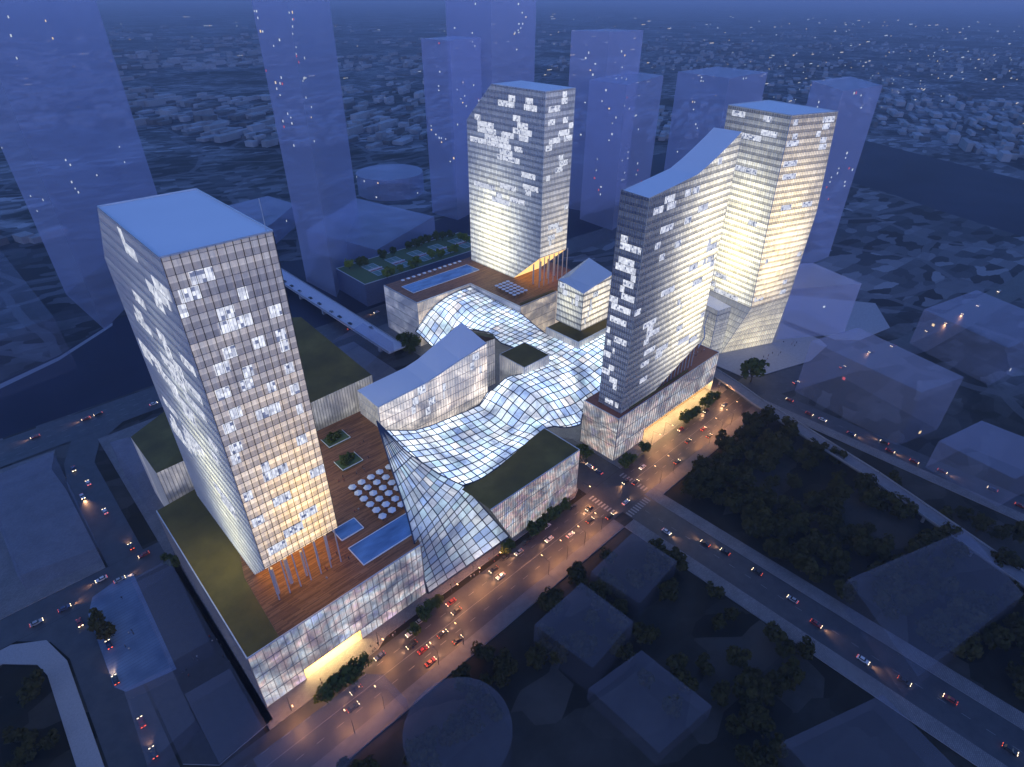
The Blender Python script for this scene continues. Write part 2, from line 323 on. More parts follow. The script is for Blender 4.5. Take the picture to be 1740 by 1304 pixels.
def lits(root, f, n, fh, bay, rn, zb=(0, 1), lo=2, hi=7):
    us = [a[0] for a in f['uv']]; zs = [a[1] for a in f['uv']]; used = set()
    for _ in range(n):
        z = math.floor((min(zs)+(max(zs)-min(zs))*rn.uniform(*zb))/fh)*fh; L = rn.randint(lo, hi)*bay*.5
        u = math.floor(rn.uniform(min(us)+.4, max(us)-L)/bay)*bay+.3
        if any(abs(z-a) < .1 and u < c+.6 and u+L > b-.6 for a, b, c in used): continue
        used.add((z, u, u+L)); lit(root, f, u, u+L, z, fh)
        if rn.random() < .22 and len(used) < n*1.4:
            L2 = L*rn.uniform(.3, .7); u2 = u+bay*rn.randint(-2, 3); z2 = z+fh*rn.choice([-1, 1])
            if not any(abs(z2-a) < .1 and u2 < c+.6 and u2+L2 > b-.6 for a, b, c in used): used.add((z2, u2, u2+L2)); lit(root, f, u2, u2+L2, z2, fh)
def roofpoly(root, pts, mat, t=.6, name='roof'):
    m = MB(); pts = [Vector(p) for p in pts]; top = [p+Vector((0, 0, .05)) for p in pts]; bot = [p-Vector((0, 0, t)) for p in pts]
    m.poly(top); n = len(pts)
    return m.build(name, mat if not isinstance(mat, str) else M[mat], root)
def parapet(root, pts, h=.9, w=.5, mat='fin', name='parapet', closed=True):
    m = MB(); n = len(pts)
    for i in range(n if closed else n-1): m.bar(Vector(pts[i])+Vector((0, 0, h/2-.1)), Vector(pts[(i+1) % n])+Vector((0, 0, h/2-.1)), w, h)
    return m.build(name, M[mat], root)

# ================================================================== THE SETTING
def ground_mat():
    k = N('dark_city_ground'); g = k.geo(); r = k.mapping(g, (1, 1, 0), (0, 0, .12))
    dn = k.noise(g, .004, 4, .6, out='Color'); rv = k.n('VectorMath', operation='MULTIPLY_ADD'); k.put(rv.inputs[0], dn); rv.inputs[1].default_value = (46, 46, 0); k.put(rv.inputs[2], r)
    def vor(sc, feat, metric='CHEBYCHEV', stretch=(1, 1, 1), rnds=.85):
        x = k.n('TexVoronoi', feature=feat, voronoi_dimensions='2D'); 
        if feat == 'F1': x.distance = metric
        k.put(x.inputs['Vector'], k.mapping(rv.outputs[0], stretch)); x.inputs['Scale'].default_value = sc; x.inputs['Randomness'].default_value = rnds; return x
    a = vor(.0085, 'F1'); b = vor(.045, 'F1', stretch=(1, 2.2, 1)); e = vor(.0085, 'DISTANCE_TO_EDGE', stretch=(1, 1, 1))
    ca = k.sep(a.outputs['Color'])[0]; cb = k.sep(b.outputs['Color'])[1]
    blk = k.math('MULTIPLY_ADD', cb, .6, k.math('MULTIPLY', ca, .4))
    base = k.ramp(blk, [(.2, (.03, .033, .036)), (.4, (.07, .076, .085)), (.6, (.13, .137, .15)), (.8, (.24, .25, .27)), (1.0, (.42, .43, .46))])  # far ground colours raised to brighten the distance in place of thicker haze
    wood = k.ramp(k.noise(g, .0032, 7, .62), [(.52, (0,)*3), (.60, (1,)*3)]); base = k.mix(k.math('MULTIPLY', wood, .8), base, (.010, .014, .009))
    road = k.math('LESS_THAN', e.outputs['Distance'], .03); base = k.mix(k.math('MULTIPLY', road, .7), base, (.15, .155, .17))
    s = k.sep(g); near = k.n('MapRange'); d = k.n('VectorMath', operation='LENGTH'); k.put(d.inputs[0], g); k.put(near.inputs[0], d.outputs['Value']); near.inputs[1].default_value = 330; near.inputs[2].default_value = 520
    c2 = vor(.035, 'F1', stretch=(1, 1.7, 1), rnds=.9); nb_ = k.math('MULTIPLY_ADD', k.sep(c2.outputs['Color'])[2], .55, k.math('MULTIPLY', k.noise(g, .05, 8, .65), .6))
    nearc = k.ramp(nb_, [(.3, (.012, .012, .008)), (.5, (.022, .021, .015)), (.68, (.038, .036, .03)), (.85, (.065, .06, .052))])
    return k.done(k.pbr(k.mix(near.outputs[0], nearc, base), .9, 0, .2))
g = MB()
ring = [0, 60, 300, 700, 1500, 3000, 7000, 16000, 40000]; seg = 48
for i in range(len(ring)-1):
    for j in range(seg):
        a0, a1 = 2*math.pi*j/seg, 2*math.pi*(j+1)/seg
        q = [(150+ring[i+1]*math.cos(a0), 200+ring[i+1]*math.sin(a0), -.45), (150+ring[i+1]*math.cos(a1), 200+ring[i+1]*math.sin(a1), -.45)]
        if ring[i]: q += [(150+ring[i]*math.cos(a1), 200+ring[i]*math.sin(a1), -.45), (150+ring[i]*math.cos(a0), 200+ring[i]*math.sin(a0), -.45)]
        else: q += [(150, 200, -.45)]
        g.poly(q)
struct('ground', g, ground_mat())
def flat(name, pts, z, mat, th=0.0):
    m = MB(); top = [Vector((p[0], p[1], z)) for p in pts]
    ar = sum(top[i].x*top[(i+1) % len(top)].y-top[(i+1) % len(top)].x*top[i].y for i in range(len(top)))
    if ar < 0: top.reverse()
    m.poly(top)
    if th:
        for i in range(len(top)):
            a, b = top[i], top[(i+1) % len(top)]; m.poly([a-Vector((0, 0, th)), b-Vector((0, 0, th)), b, a], None, 1 if isinstance(mat, list) else 0)
    return struct(name, m, mat)
def rect(x0, x1, y0, y1): return [(x0, y0), (x1, y0), (x1, y1), (x0, y1)]
def arc(cx, cy, r, a0, a1, n=10): return [(cx+r*math.cos(R(a0+(a1-a0)*i/n)), cy+r*math.sin(R(a0+(a1-a0)*i/n))) for i in range(n+1)]
# water
flat('river', [(-700, 415), (-300, 413), (640, 413), (690, 395), *[tuple(P(u, v).xy) for u, v in ((1430, 305), (1520, 331), (1588, 355), (1740, 402), (1950, 470), (1950, 360), (1740, 306), (1578, 266), (1468, 238), (1380, 215))], (700, 620), *[tuple(P(u, v).xy) for u, v in ((600, 430), (430, 452), (191, 545), (100, 603), (0, 648))], (-400, 560), (-700, 600)], -.40, M['river'])
flat('river_path', [tuple(P(u, v).xy) for u, v in ((-60, 690), (0, 660), (100, 612), (191, 553), (191, 548), (100, 606), (0, 652), (-60, 681))], -.36, M['kerb'])
# roads
flat('main_street', rect(-260, 362, 118.5, 140), 0, M['asphalt'])
flat('cross_street', rect(195.5, 214.5, -600, 118.4), 0, M['asphalt'])
flat('side_street', [(192, 140.1), (192.5, 190), (222, 190), (221.5, 140.1)], 0, M['asphalt'])
flat('riverside_avenue', rect(-600, 900, 381, 410), 0, M['asphalt'])
flat('west_street', [(-8, 262.5), (7, 262.5), (7, 350), (14, 368), (30, 380.9), (2, 380.9), (-6, 360), (-9, 335)], 0, M['asphalt'])
flat('west_crossing', rect(-400, 21, 246, 262.4), 0, M['asphalt'])
flat('southwest_street', [(-32, -300), (-14, -300), (-14, 222), (-10, 236), (0, 245.9), (-46, 245.9), (-36, 236), (-32, 222)], 0, M['asphalt'])
flat('east_avenue', [(362.1, 112), (500, 62), (713, 28), (1400, -40), (1400, -12), (713, 50), (505, 84), (372, 132), (362.1, 140)], 0, M['asphalt'])
flat('east_street', rect(347, 362, -700, 118.4), 0, M['asphalt'])
# lane paint
lp = MB()
for y in (124.0, 134.4):
    x = -240
    while x < 340:
        if not 190 < x < 217: lp.box(x, x+3, y-.08, y+.08, .006, .012)
        x += 8
lp.box(-240, 190, 129.1, 129.25, .006, .012); lp.box(219, 340, 129.1, 129.25, .006, .012)
for i in range(9): lp.box(190, 193.5, 120+i*2, 120.9+i*2, .006, .012); lp.box(216.5, 220, 120+i*2, 120.9+i*2, .006, .012); lp.box(196+i*2, 196.9+i*2, 113.2, 117, .006, .012)
y = -300
while y < 110: lp.box(204.9, 205.05, y, y+3, .006, .012); lp.box(354.4, 354.55, y, y+3, .006, .012); y += 8
x = -200
while x < 420: lp.box(x, x+3, 395.4, 395.6, .006, .012); lp.box(x, x+3, 388, 388.15, .006, .012); lp.box(x, x+3, 402.6, 402.75, .006, .012); x += 8
struct('road_markings', lp, M['paint'])
# pavements (real kerbs)
PV = [M['pave'], M['kerb']]
flat('pavement', rect(-260, 188, 111.5, 118.4), .13, [M['darkpave'], M['kerb']], .5)
flat('pavement', [(222, 111.5), (341, 111.5), (341, 118.4), (222, 118.4)], .13, [M['darkpave'], M['kerb']], .5)
flat('pavement', rect(188, 195.4, -300, 111.4), .13, PV, .5)
flat('pavement', rect(214.6, 221.9, -300, 118.4), .13, PV, .5)
flat('plaza_pavement', [(14, 140.1), (33, 140.1), (60, 140.1), (66, 143), (186, 143), (192, 146), *arc(182, 157, 9.5, -30, 75, 8), (189, 178), (189, 372), (14, 372)], .13, PV, .5)
flat('plaza_pavement', [(222, 140.1), (340, 140.1), (346, 148), (346, 380), (214, 380), (214, 190), (222, 176)], .13, PV, .5)
flat('plaza_pavement', [(363, 141), (372, 133), (420, 117), (452, 118), (458, 126), (462, 165), (440, 190), (363, 190)], .13, [M['concrete'], M['kerb']], .5)
flat('plaza_pavement', [(466, 118), (480, 104), (520, 95), (560, 120), (520, 180), (470, 168)], .13, [M['concrete'], M['kerb']], .5)
flat('lane_pavement', [(-13, 150), (-13, 232), *arc(-2, 233, 11, 180, 95, 6), (14, 243), (16.5, 244), (16.5, 143), (-4, 141), (-9, 146)], .13, [simple('dark_paving', (.05, .052, .06), .8, 0, .3, .4), M['kerb']], .5)
flat('blue_plaza', [tuple(P(u, v, .14).xy) for u, v in ((150, 1045), (157, 1015), (205, 981), (226, 974), (300, 1137), (282, 1146), (214, 1176), (194, 1168))], .14, M['plazablue'])
flat('pavement', [(-40, -200), (-33, -200), (-33, 222), (-37, 238), (-48, 245.5), (-120, 245.5), (-120, 239), (-52, 238), (-42, 228), (-40, 220)], .13, [M['kerb'], M['kerb']], .5)
flat('pavement', [(-60, 263), (-9, 263), (-10, 335), (-12, 360), (-7, 378), (-60, 380)], .10, PV, .5)
flat('pavement', rect(339.5, 346.9, -300, 118), .13, PV, .5)

# far city and far lamps: nobody could count them
far = MB(); fl = MB(); rf = random.Random(11)
for i in range(6500):
    u = rf.uniform(-60, 1800); v = rf.choice([rf.uniform(2, 120), rf.uniform(60, 300), rf.uniform(150, 520)])
    if v > 250 and 100 < u < 1300: continue
    if v > 420-120*(u/1740) and u < 1330: continue
    p = P(u, v); d = p.length
    if d < (600 if u > 1330 else 800) or d > 6000: continue
    if p.y < 80 and abs(p.y-(50-.095*(p.x-600))) < 60: continue
    x, y = p.x, p.y
    n1 = math.sin(x*.004+1.3)*math.sin(y*.0037+.4)
    if n1 < -.25: continue
    if u > 1400 and 190+.28*(u-1400) < v < 320+.28*(u-1400): continue
    a = .12+.25*math.sin(x*.0011)+.2*math.sin(y*.0013); w = rf.uniform(6, 20); l = rf.uniform(10, 56); h = rf.choice([3, 4, 5, 6, 8, 11])*rf.uniform(.8, 1.3)
    ca, sa = math.cos(a), math.sin(a); q = [(x+ca*i-sa*j, y+sa*i+ca*j) for i, j in ((-l/2, -w/2), (l/2, -w/2), (l/2, w/2), (-l/2, w/2))]
    far.hexa([(*p, -.45) for p in q]+[(*p, h) for p in q], rf.choice([0, 0, 1, 2]), False)
tag(far.build('distant_city', [simple('far_roof_grey', (.28, .29, .31), .9, 0, .3, .05), simple('far_roof_dark', (.13, .135, .14), .9, 0, .3, .05), simple('far_roof_pale', (.36, .37, .4), .9, 0, .3, .05)]), 'low dim city blocks spreading to the horizon beyond the towers', 'city', kind='stuff')
for i in range(460):
    u = rf.choice([rf.uniform(930, 1740), rf.uniform(0, 1740), rf.gauss(1500, 140)]); v = rf.choice([rf.uniform(3, 60), rf.uniform(10, 200), rf.gauss(110, 40)])
    if v < 3: continue
    p = P(u, v); d = p.length
    if d < 700 or d > 9000: continue
    s = d*.00034*rf.uniform(.7, 1.3); h = rf.uniform(6, 22)
    for j in range(rf.choice([1, 1, 1, 3, 5])): fl.box(p.x-s+j*s*5, p.x+s+j*s*5, p.y-s, p.y+s, h, h+2.2*s, rf.choice([0, 0, 0, 1]))
tag(fl.build('distant_lamps', [M['ghostwin'], M['ghostwinwarm']]), 'scattered tiny pale lamps twinkling over the dim far city', 'lights', kind='stuff')

# ================================================================== LIT BUILDINGS
T = {}
# materials of the towers (centres of the painted glow in face metres)
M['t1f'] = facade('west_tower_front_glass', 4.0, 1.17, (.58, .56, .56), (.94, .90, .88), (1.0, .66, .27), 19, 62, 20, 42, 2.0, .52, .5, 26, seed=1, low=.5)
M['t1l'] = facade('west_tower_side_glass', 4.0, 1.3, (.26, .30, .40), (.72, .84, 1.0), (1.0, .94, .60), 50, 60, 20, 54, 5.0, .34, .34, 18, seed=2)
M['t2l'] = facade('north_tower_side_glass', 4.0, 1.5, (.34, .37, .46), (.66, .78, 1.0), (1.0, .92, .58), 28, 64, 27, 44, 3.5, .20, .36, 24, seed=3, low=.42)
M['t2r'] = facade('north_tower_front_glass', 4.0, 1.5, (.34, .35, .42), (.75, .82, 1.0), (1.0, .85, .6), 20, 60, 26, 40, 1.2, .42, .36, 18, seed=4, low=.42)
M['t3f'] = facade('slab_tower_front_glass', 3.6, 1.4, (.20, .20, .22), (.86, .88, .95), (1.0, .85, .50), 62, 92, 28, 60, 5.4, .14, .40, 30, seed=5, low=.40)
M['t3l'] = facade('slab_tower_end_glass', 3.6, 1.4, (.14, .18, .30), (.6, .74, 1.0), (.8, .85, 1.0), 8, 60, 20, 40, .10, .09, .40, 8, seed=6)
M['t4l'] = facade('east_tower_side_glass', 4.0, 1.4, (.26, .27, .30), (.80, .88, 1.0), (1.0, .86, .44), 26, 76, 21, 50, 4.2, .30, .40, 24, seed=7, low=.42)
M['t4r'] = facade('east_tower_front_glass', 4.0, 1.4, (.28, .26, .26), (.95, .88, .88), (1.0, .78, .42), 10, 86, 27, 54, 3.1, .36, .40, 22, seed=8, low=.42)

def tower_column(root, x, y, z0, z1, r=.45, mat='steel', name='column'): return MB().cyl(x, y, z0, z1, r, n=8).build(name, M[mat], root)
zA = 31.4
# ---- west podium
pa = thing('west_podium', 'long podium with timber deck and dark green roof strip under the nearest tower', 'building')
S0, W0, E0 = (16.9, 148.7), (17.3, 245.2), (91.0, 148.7)
M['paf'] = mediawall('podium_street_cladding', 1.3, (.50, .60, 1.0), (1.0, .80, .52), .95, 1.0, .05, base=(.24, .24, .26), mottled=.75)
M['pal'] = mediawall('podium_lane_cladding', 1.3, (.75, .8, .95), (.9, .86, .8), .28, 2.0, .05, mottled=.2)
fpa = curtain(pa, [(16.9, 148.7, 6.2), (33.0, 148.7, 6.2), (33.0, 148.7, 6.3), (58.0, 148.7, 6.3), (58.0, 148.7, 6.2), (91.0, 148.7, 6.2), (91.0, 148.7, zA), (16.9, 148.7, zA)], M['paf'], 2.6, 6.3, .16, .16, wall='media_wall')
curtain(pa, [(16.9, 148.7, 0), (33.0, 148.7, 0), (33.0, 148.7, 6.18), (16.9, 148.7, 6.18)], M['paf'], 2.6, 6.3, .16, .16, wall='media_wall')
curtain(pa, [(58.0, 148.7, 0), (91.0, 148.7, 0), (91.0, 148.7, 6.18), (58.0, 148.7, 6.18)], M['paf'], 2.6, 6.3, .16, .16, wall='media_wall')
curtain(pa, [(17.3, 245.2, 0), (16.9, 148.75, 0), (16.9, 148.75, zA), (17.3, 245.2, zA)], M['pal'], 2.6, 6.3, .16, .16, wall='side_cladding')
curtain(pa, [(91.0, 148.7, 0), (124.8, 240, 0), (124.8, 240, zA), (91.0, 148.7, zA)], M['pal'], 2.6, 6.3, .16, .16, wall='side_cladding')
MB().poly([(17.3, 245.2, 0), (17.3, 245.2, zA), (124.8, 249, zA), (124.8, 249, 0)]).build('rear_wall', M['concrete'], pa)
m = MB(); m.poly([(33, 148.8, .2), (58, 148.8, .2), (58, 157, .2), (33, 157, .2)]); m.build('entrance_floor', M['warmwall'], pa)
m = MB(); m.poly([(33, 157, .2), (58, 157, .2), (58, 157, 6.2), (33, 157, 6.2)]); m.poly([(33, 148.8, .2), (33, 157, .2), (33, 157, 6.2), (33, 148.8, 6.2)]); m.poly([(58, 157, .2), (58, 148.8, .2), (58, 148.8, 6.2), (58, 157, 6.2)]); m.build('entrance_wall', M['warmwall'], pa)
m = MB(); m.poly([(33, 148.8, 6.2), (33, 157, 6.2), (58, 157, 6.2), (58, 148.8, 6.2)]); m.build('entrance_soffit', M['soffitbright'], pa)
roofpoly(pa, [(16.9, 148.7, zA), (28.7, 148.7, zA), (30.5, 183, zA), (35.2, 200, zA), (35.2, 248, zA), (17.3, 245.2, zA)], 'green', name='sedum_roof')
roofpoly(pa, [(28.75, 148.7, zA), (91.0, 148.7, zA), (96, 162, zA), (124.8, 234, zA), (124.8, 249, zA), (35.25, 249, zA), (35.25, 200, zA), (30.55, 183, zA)], 'deck', name='timber_deck')
parapet(pa, [(17.3, 245.2, zA), (16.9, 148.7, zA), (91.0, 148.7, zA)], .5, .4, 'finpale', closed=False)

# ---- west tower
t1 = thing('office_tower', 'nearest office tower with flat pale roof, lifted on columns above the timber deck', 'tower', (0, 0, 0))
xa, xb, ya, yb = 34.2, 63.7, 162.8, 242.5; zt = 169.1
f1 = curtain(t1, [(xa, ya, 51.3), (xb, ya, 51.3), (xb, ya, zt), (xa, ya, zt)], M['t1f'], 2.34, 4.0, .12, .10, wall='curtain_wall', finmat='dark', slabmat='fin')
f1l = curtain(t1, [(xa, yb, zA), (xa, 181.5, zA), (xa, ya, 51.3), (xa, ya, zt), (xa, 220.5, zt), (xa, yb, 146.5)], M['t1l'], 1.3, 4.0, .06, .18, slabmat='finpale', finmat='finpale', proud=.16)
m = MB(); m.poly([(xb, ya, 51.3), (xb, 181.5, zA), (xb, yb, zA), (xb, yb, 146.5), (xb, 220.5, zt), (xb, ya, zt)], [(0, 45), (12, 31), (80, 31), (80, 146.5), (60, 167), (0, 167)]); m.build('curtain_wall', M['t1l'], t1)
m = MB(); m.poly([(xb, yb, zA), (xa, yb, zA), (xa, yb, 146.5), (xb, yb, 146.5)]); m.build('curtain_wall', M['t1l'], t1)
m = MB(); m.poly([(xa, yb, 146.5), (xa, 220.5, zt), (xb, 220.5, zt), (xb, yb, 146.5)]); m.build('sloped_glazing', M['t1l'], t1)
roofpoly(t1, [(xa, ya, zt), (xb, ya, zt), (xb, 220.5, zt), (xa, 220.5, zt)], 'roofpale')
m = MB(); m.poly([(xa, ya, 51.3), (xa, 181.5, zA+.1), (xb, 181.5, zA+.1), (xb, ya, 51.3)]); m.build('soffit', M['soffit'], t1)
parapet(t1, [(xa, 220.5, zt), (xa, ya, zt), (xb, ya, zt), (xb, 220.5, zt)], .5, .35, 'finpale')
MB().cyl(62.6, 164.5, zt, zt+9, .12, n=6).build('mast', M['steel'], t1)
for i, (x, y) in enumerate([(36 + 4.4*i, 163.9) for i in range(7)]): tower_column(t1, x, y, zA, 51.2, .28)
for x, y, r in ((37, 167, .8), (43, 168, .8), (49, 167, .5), (55, 168, .5), (60, 168, .4)): tower_column(t1, x, y, zA, 45.6, r)
for u, v, w in ((342, 464, 26), (322, 497, 22), (309, 520, 9), (410, 490, 11), (381, 521, 20), (402, 553, 38), (469, 533, 15), (392, 602, 15), (440, 582, 14), (478, 572, 12), (484, 590, 10), (379, 629, 17), (424, 640, 12), (492, 627, 11), (380, 670, 16), (420, 652, 15), (461, 657, 10), (500, 657, 11), (400, 700, 14), (455, 695, 30), (389, 725, 13), (508, 690, 8), (400, 758, 14), (512, 745, 13), (399, 775, 10), (450, 790, 10), (470, 808, 30), (540, 800, 20), (420, 838, 10), (480, 850, 22), (525, 875, 22), (440, 890, 14), (470, 925, 22), (500, 905, 24)):
    p = Py(u, v, ya-.2); s = (p-Vector((0, 0, CAMH))).length/FPX*1.3*w/2; z = math.floor(p.z/4.0)*4.0; lit(t1, f1, max(.2, p.x-xa-s), min(29.2, p.x-xa+s), z, 4.0)
r1 = random.Random(3); lits(t1, f1l, 34, 4.0, 1.3, r1, (.25, .97), 8, 34)
T['t1'] = t1

# ---- white rear wing behind the west tower
M['pale'] = mediawall('pale_plank_cladding', 1.6, (.95, .95, 1.0), (1.0, .86, .64), .36, 3.0, .05, base=(.5, .49, .46), mottled=.08)
M['paleb'] = mediawall('pale_plank_cladding_bright', 1.6, (.95, .95, 1.0), (1.0, .86, .62), .62, 8.0, .05, base=(.5, .49, .46), mottled=.08)
nb = thing('rear_wing', 'long pale clad wing with sloping dark green roof behind the nearest tower', 'building')
ze = 44.5
curtain(nb, [(24, 257, 0), (138.3, 257, 0), (138.3, 257, ze+.6), (24, 257, 42)], M['pale'], 1.6, 15, .18, .2, slabs=False, wall='plank_wall')
pt = [(24, 257, 42), (138.3, 257, ze+.6), (139, 340, ze+6), (126, 356, ze+3), (80, 330, 40), (24, 300, 38)]
m = MB(); c0 = (90, 300, 44)
for i in range(len(pt)): m.poly([pt[i], pt[(i+1) % len(pt)], c0])
m.build('sedum_roof', M['green'], nb)
MB().poly([(138.3, 257, 0), (139, 340, 0), (139, 340, ze+6), (138.3, 257, ze+.6)], [(0, 0), (83, 0), (83, 50), (0, 45)]).build('plank_wall', M['pale'], nb)
m = MB(); m.poly([(139, 340, 0), (126, 356, 0), (126, 356, ze+3), (139, 340, ze+6)]); m.poly([(126, 356, 0), (80, 330, 0), (80, 330, 40), (126, 356, ze+3)]); m.poly([(80, 330, 0), (24, 300, 0), (24, 300, 38), (80, 330, 40)]); m.poly([(24, 300, 0), (24, 257, 0), (24, 257, 42), (24, 300, 38)]); m.build('rear_wall', M['pale'], nb)

# ---- white hall with the blue wave roof in the middle
wc = thing('wave_roof_hall', 'white glazed hall with pale blue roof rising in a wave, beside the glass canopy', 'building')
fs = [(123, 227, 15), (198.5, 227, 15), (198.5, 227, 54.8), (178, 227, 51.5), (163, 227, 48.6), (154, 227, 47), (123, 227, 45.8)]
M['wcf'] = mediawall('hall_cladding', 1.3, (.90, .90, .95), (1.0, .70, .36), 1.6, 4.0, .035, base=(.42, .42, .42), mottled=.1)
fw = curtain(wc, fs, M['wcf'], 1.9, 5.2, .14, .2, finmat='finpale', wall='curtain_wall'); lits(wc, fw, 16, 5.2, 1.3, random.Random(5), (.45, .95), 3, 8)
curtain(wc, [(123, 246.5, 20), (123, 227, 20), (123, 227, 45.8), (123, 246.5, 47)], M['pale'], 1.6, 5.2, .12, .3, slabmat='finpale', finmat='finpale', wall='end_wall')
rb = [(123, 246.5, 47), (154, 246.5, 48.2), (163, 246.5, 50), (178, 246.5, 55.5), (196, 246.5, 62)]; rt = [(123, 227, 45.8), (154, 227, 47), (163, 227, 48.6), (178, 227, 51.5), (198.5, 227, 54.8)]
m = MB()
for i in range(4): m.poly([rt[i], rt[i+1], rb[i+1], rb[i]])
m.build('roof', M['roofpale'], wc)
m = MB(); m.poly([(198.5, 227, 15), (196, 246.5, 15), (196, 246.5, 62), (198.5, 227, 54.8)], [(0, 15), (20, 15), (20, 62), (0, 54)]); m.poly([(196, 246.5, 15), (123, 246.5, 15), (123, 246.5, 47), (154, 246.5, 48.2), (163, 246.5, 50), (178, 246.5, 55.5), (196, 246.5, 62)]); m.build('end_wall', M['pale'], wc)
m = MB()
for i in range(4): m.bar(Vector(rt[i])+Vector((0, -.1, .1)), Vector(rt[i+1])+Vector((0, -.1, .1)), .4, .5)
m.build('eaves', M['finpale'], wc)
# ---- annex behind it
an = thing('hall_annex', 'small glass screened annex with dark green roof behind the wave roofed hall', 'building')
m = MB(); m.poly([(196.1, 246, 56), (209, 232, 52), (222, 247, 44), (212, 262, 44)]); m.build('sedum_roof', M['green'], an)
curtain(an, [(199, 231.5, 20), (209, 231.5, 20), (209, 231.5, 52), (199, 231.5, 53)], M['pale'], 1.6, 6, .12, .2, wall='glass_screen')
m = MB(); m.poly([(209, 231.6, 20), (222, 247, 20), (222, 247, 44), (209, 231.6, 52)]); m.poly([(222, 247, 20), (212, 262, 20), (212, 262, 44), (222, 247, 44)]); m.build('brick_wall', simple('brown_render', (.16, .12, .11), .9), an)
# ---- cube with dark roof
cb = thing('roof_cube', 'small pale cube with flat dark green roof standing in the glass canopy', 'building')
cx0, cx1, cy0, cy1, cz = 212.5, 234.0, 209.5, 231.0, 40.0
curtain(cb, [(cx0, cy0, 22), (cx1, cy0, 22), (cx1, cy0, cz), (cx0, cy0, cz)], M['paleb'], 1.6, 30, .14, .2, slabs=False, wall='plank_wall', finmat='finpale')
curtain(cb, [(cx0, cy1, 18), (cx0, cy0, 18), (cx0, cy0, cz), (cx0, cy1, cz)], M['pale'], 1.6, 30, .14, .2, slabs=False, wall='plank_wall', finmat='finpale')
m = MB(); m.poly([(cx1, cy0, 22), (cx1, cy1, 22), (cx1, cy1, cz), (cx1, cy0, cz)], [(0, 0), (20, 0), (20, 20), (0, 20)]); m.poly([(cx1, cy1, 22), (cx0, cy1, 22), (cx0, cy1, cz), (cx1, cy1, cz)], [(0, 0), (20, 0), (20, 20), (0, 20)]); m.build('plank_wall', M['pale'], cb)
roofpoly(cb, [(cx0, cy0, cz), (cx1, cy0, cz), (cx1, cy1, cz), (cx0, cy1, cz)], 'green', name='sedum_roof')
parapet(cb, [(cx0, cy0, cz), (cx1, cy0, cz), (cx1, cy1, cz), (cx0, cy1, cz)], .3, .3, 'finpale')
# ---- trough podium with the glowing glass block
tp = thing('terrace_block', 'low pale block with dark green terrace roof under the small glowing glass block', 'building')
fx0, fx1, fy0, fy1, fz = 261.5, 300, 209.5, 238, 38.0
curtain(tp, [(fx0, fy0, 25), (fx1, fy0, 25), (fx1, fy0, fz), (fx0, fy0, fz)], M['paleb'], 1.6, 30, .14, .2, slabs=False, wall='plank_wall', finmat='finpale')
curtain(tp, [(fx0, fy1, 25), (fx0, fy0, 25), (fx0, fy0, fz), (fx0, fy1, fz)], M['pale'], 1.6, 30, .14, .2, slabs=False, wall='plank_wall', finmat='finpale')
roofpoly(tp, [(fx0, fy0, fz), (fx1, fy0, fz), (fx1, fy1, fz), (fx0, fy1, fz)], 'green', name='sedum_roof')
parapet(tp, [(fx0, fy1, fz), (fx0, fy0, fz), (fx1, fy0, fz)], .8, .4, 'finpale', closed=False)
gb = thing('glass_block', 'short glowing glass block with kinked pale blue roof between the towers', 'building')
M['gbf'] = facade('glass_block_front', 4.2, 1.4, (.4, .38, .36), (.95, .95, 1.0), (1.0, .85, .6), 14, 50, 18, 18, 2.6, .5, .25, 20, seed=9)
M['gbl'] = facade('glass_block_side', 4.2, 1.4, (.34, .38, .44), (.8, .9, 1.0), (1.0, .95, .7), 10, 52, 10, 14, 1.4, .4, .25, 20, seed=10)
gx0, gx1, gy0, gy1 = 274.6, 305, 219, 241
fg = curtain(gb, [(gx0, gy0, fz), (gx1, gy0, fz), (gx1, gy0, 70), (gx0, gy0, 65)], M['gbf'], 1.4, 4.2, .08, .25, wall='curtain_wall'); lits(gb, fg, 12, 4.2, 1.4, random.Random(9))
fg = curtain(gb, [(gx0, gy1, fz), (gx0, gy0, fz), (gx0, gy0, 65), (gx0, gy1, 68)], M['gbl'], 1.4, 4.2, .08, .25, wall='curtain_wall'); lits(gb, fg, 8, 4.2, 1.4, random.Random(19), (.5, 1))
m = MB(); m.poly([(gx1, gy0, fz), (gx1, gy1, fz), (gx1, gy1, 75), (gx1, gy0, 70)]); m.poly([(gx1, gy1, fz), (gx0, gy1, fz), (gx0, gy1, 68), (gx1, gy1, 75)]); m.build('rear_wall', M['gbl'], gb)
m = MB(); m.poly([(gx0, gy0, 65), (285, gy0, 66), (285, gy1, 67), (gx0, gy1, 68)]); m.poly([(285, gy0, 66), (gx1, gy0, 70), (gx1, gy1, 75), (285, gy1, 67)]); m.build('roof', M['roofpale'], gb)

# ---- north podium (L-shaped) with pool deck, and north tower
zH = 36.4
ph = thing('north_podium', 'L-shaped pale podium with timber pool deck under the rear tower', 'building')
A1 = [(222.4, 373.5), (222.4, 330.6), (273.5, 330.6), (273.5, 275), (312, 275), (352, 275), (352, 373.5)]
M['phl'] = mediawall('podium_blue_cladding', 1.4, (.72, .80, 1.0), (.85, .85, .95), .42, 5.0, .04, base=(.5, .5, .55), mottled=.1)
M['phr'] = mediawall('podium_warm_cladding', 1.4, (1.0, .84, .66), (1.0, .72, .40), .8, 6.0, .04, base=(.5, .48, .45), mottled=.1)
for i, mt in ((0, 'phl'), (1, 'phr'), (2, 'phl'), (3, 'phr')):
    a, b = A1[i], A1[i+1]; curtain(ph, [(*a, 0), (*b, 0), (*b, zH), (*a, zH)], M[mt], 1.4, 7.2, .12, .2, wall='glazed_wall', finmat='finpale')
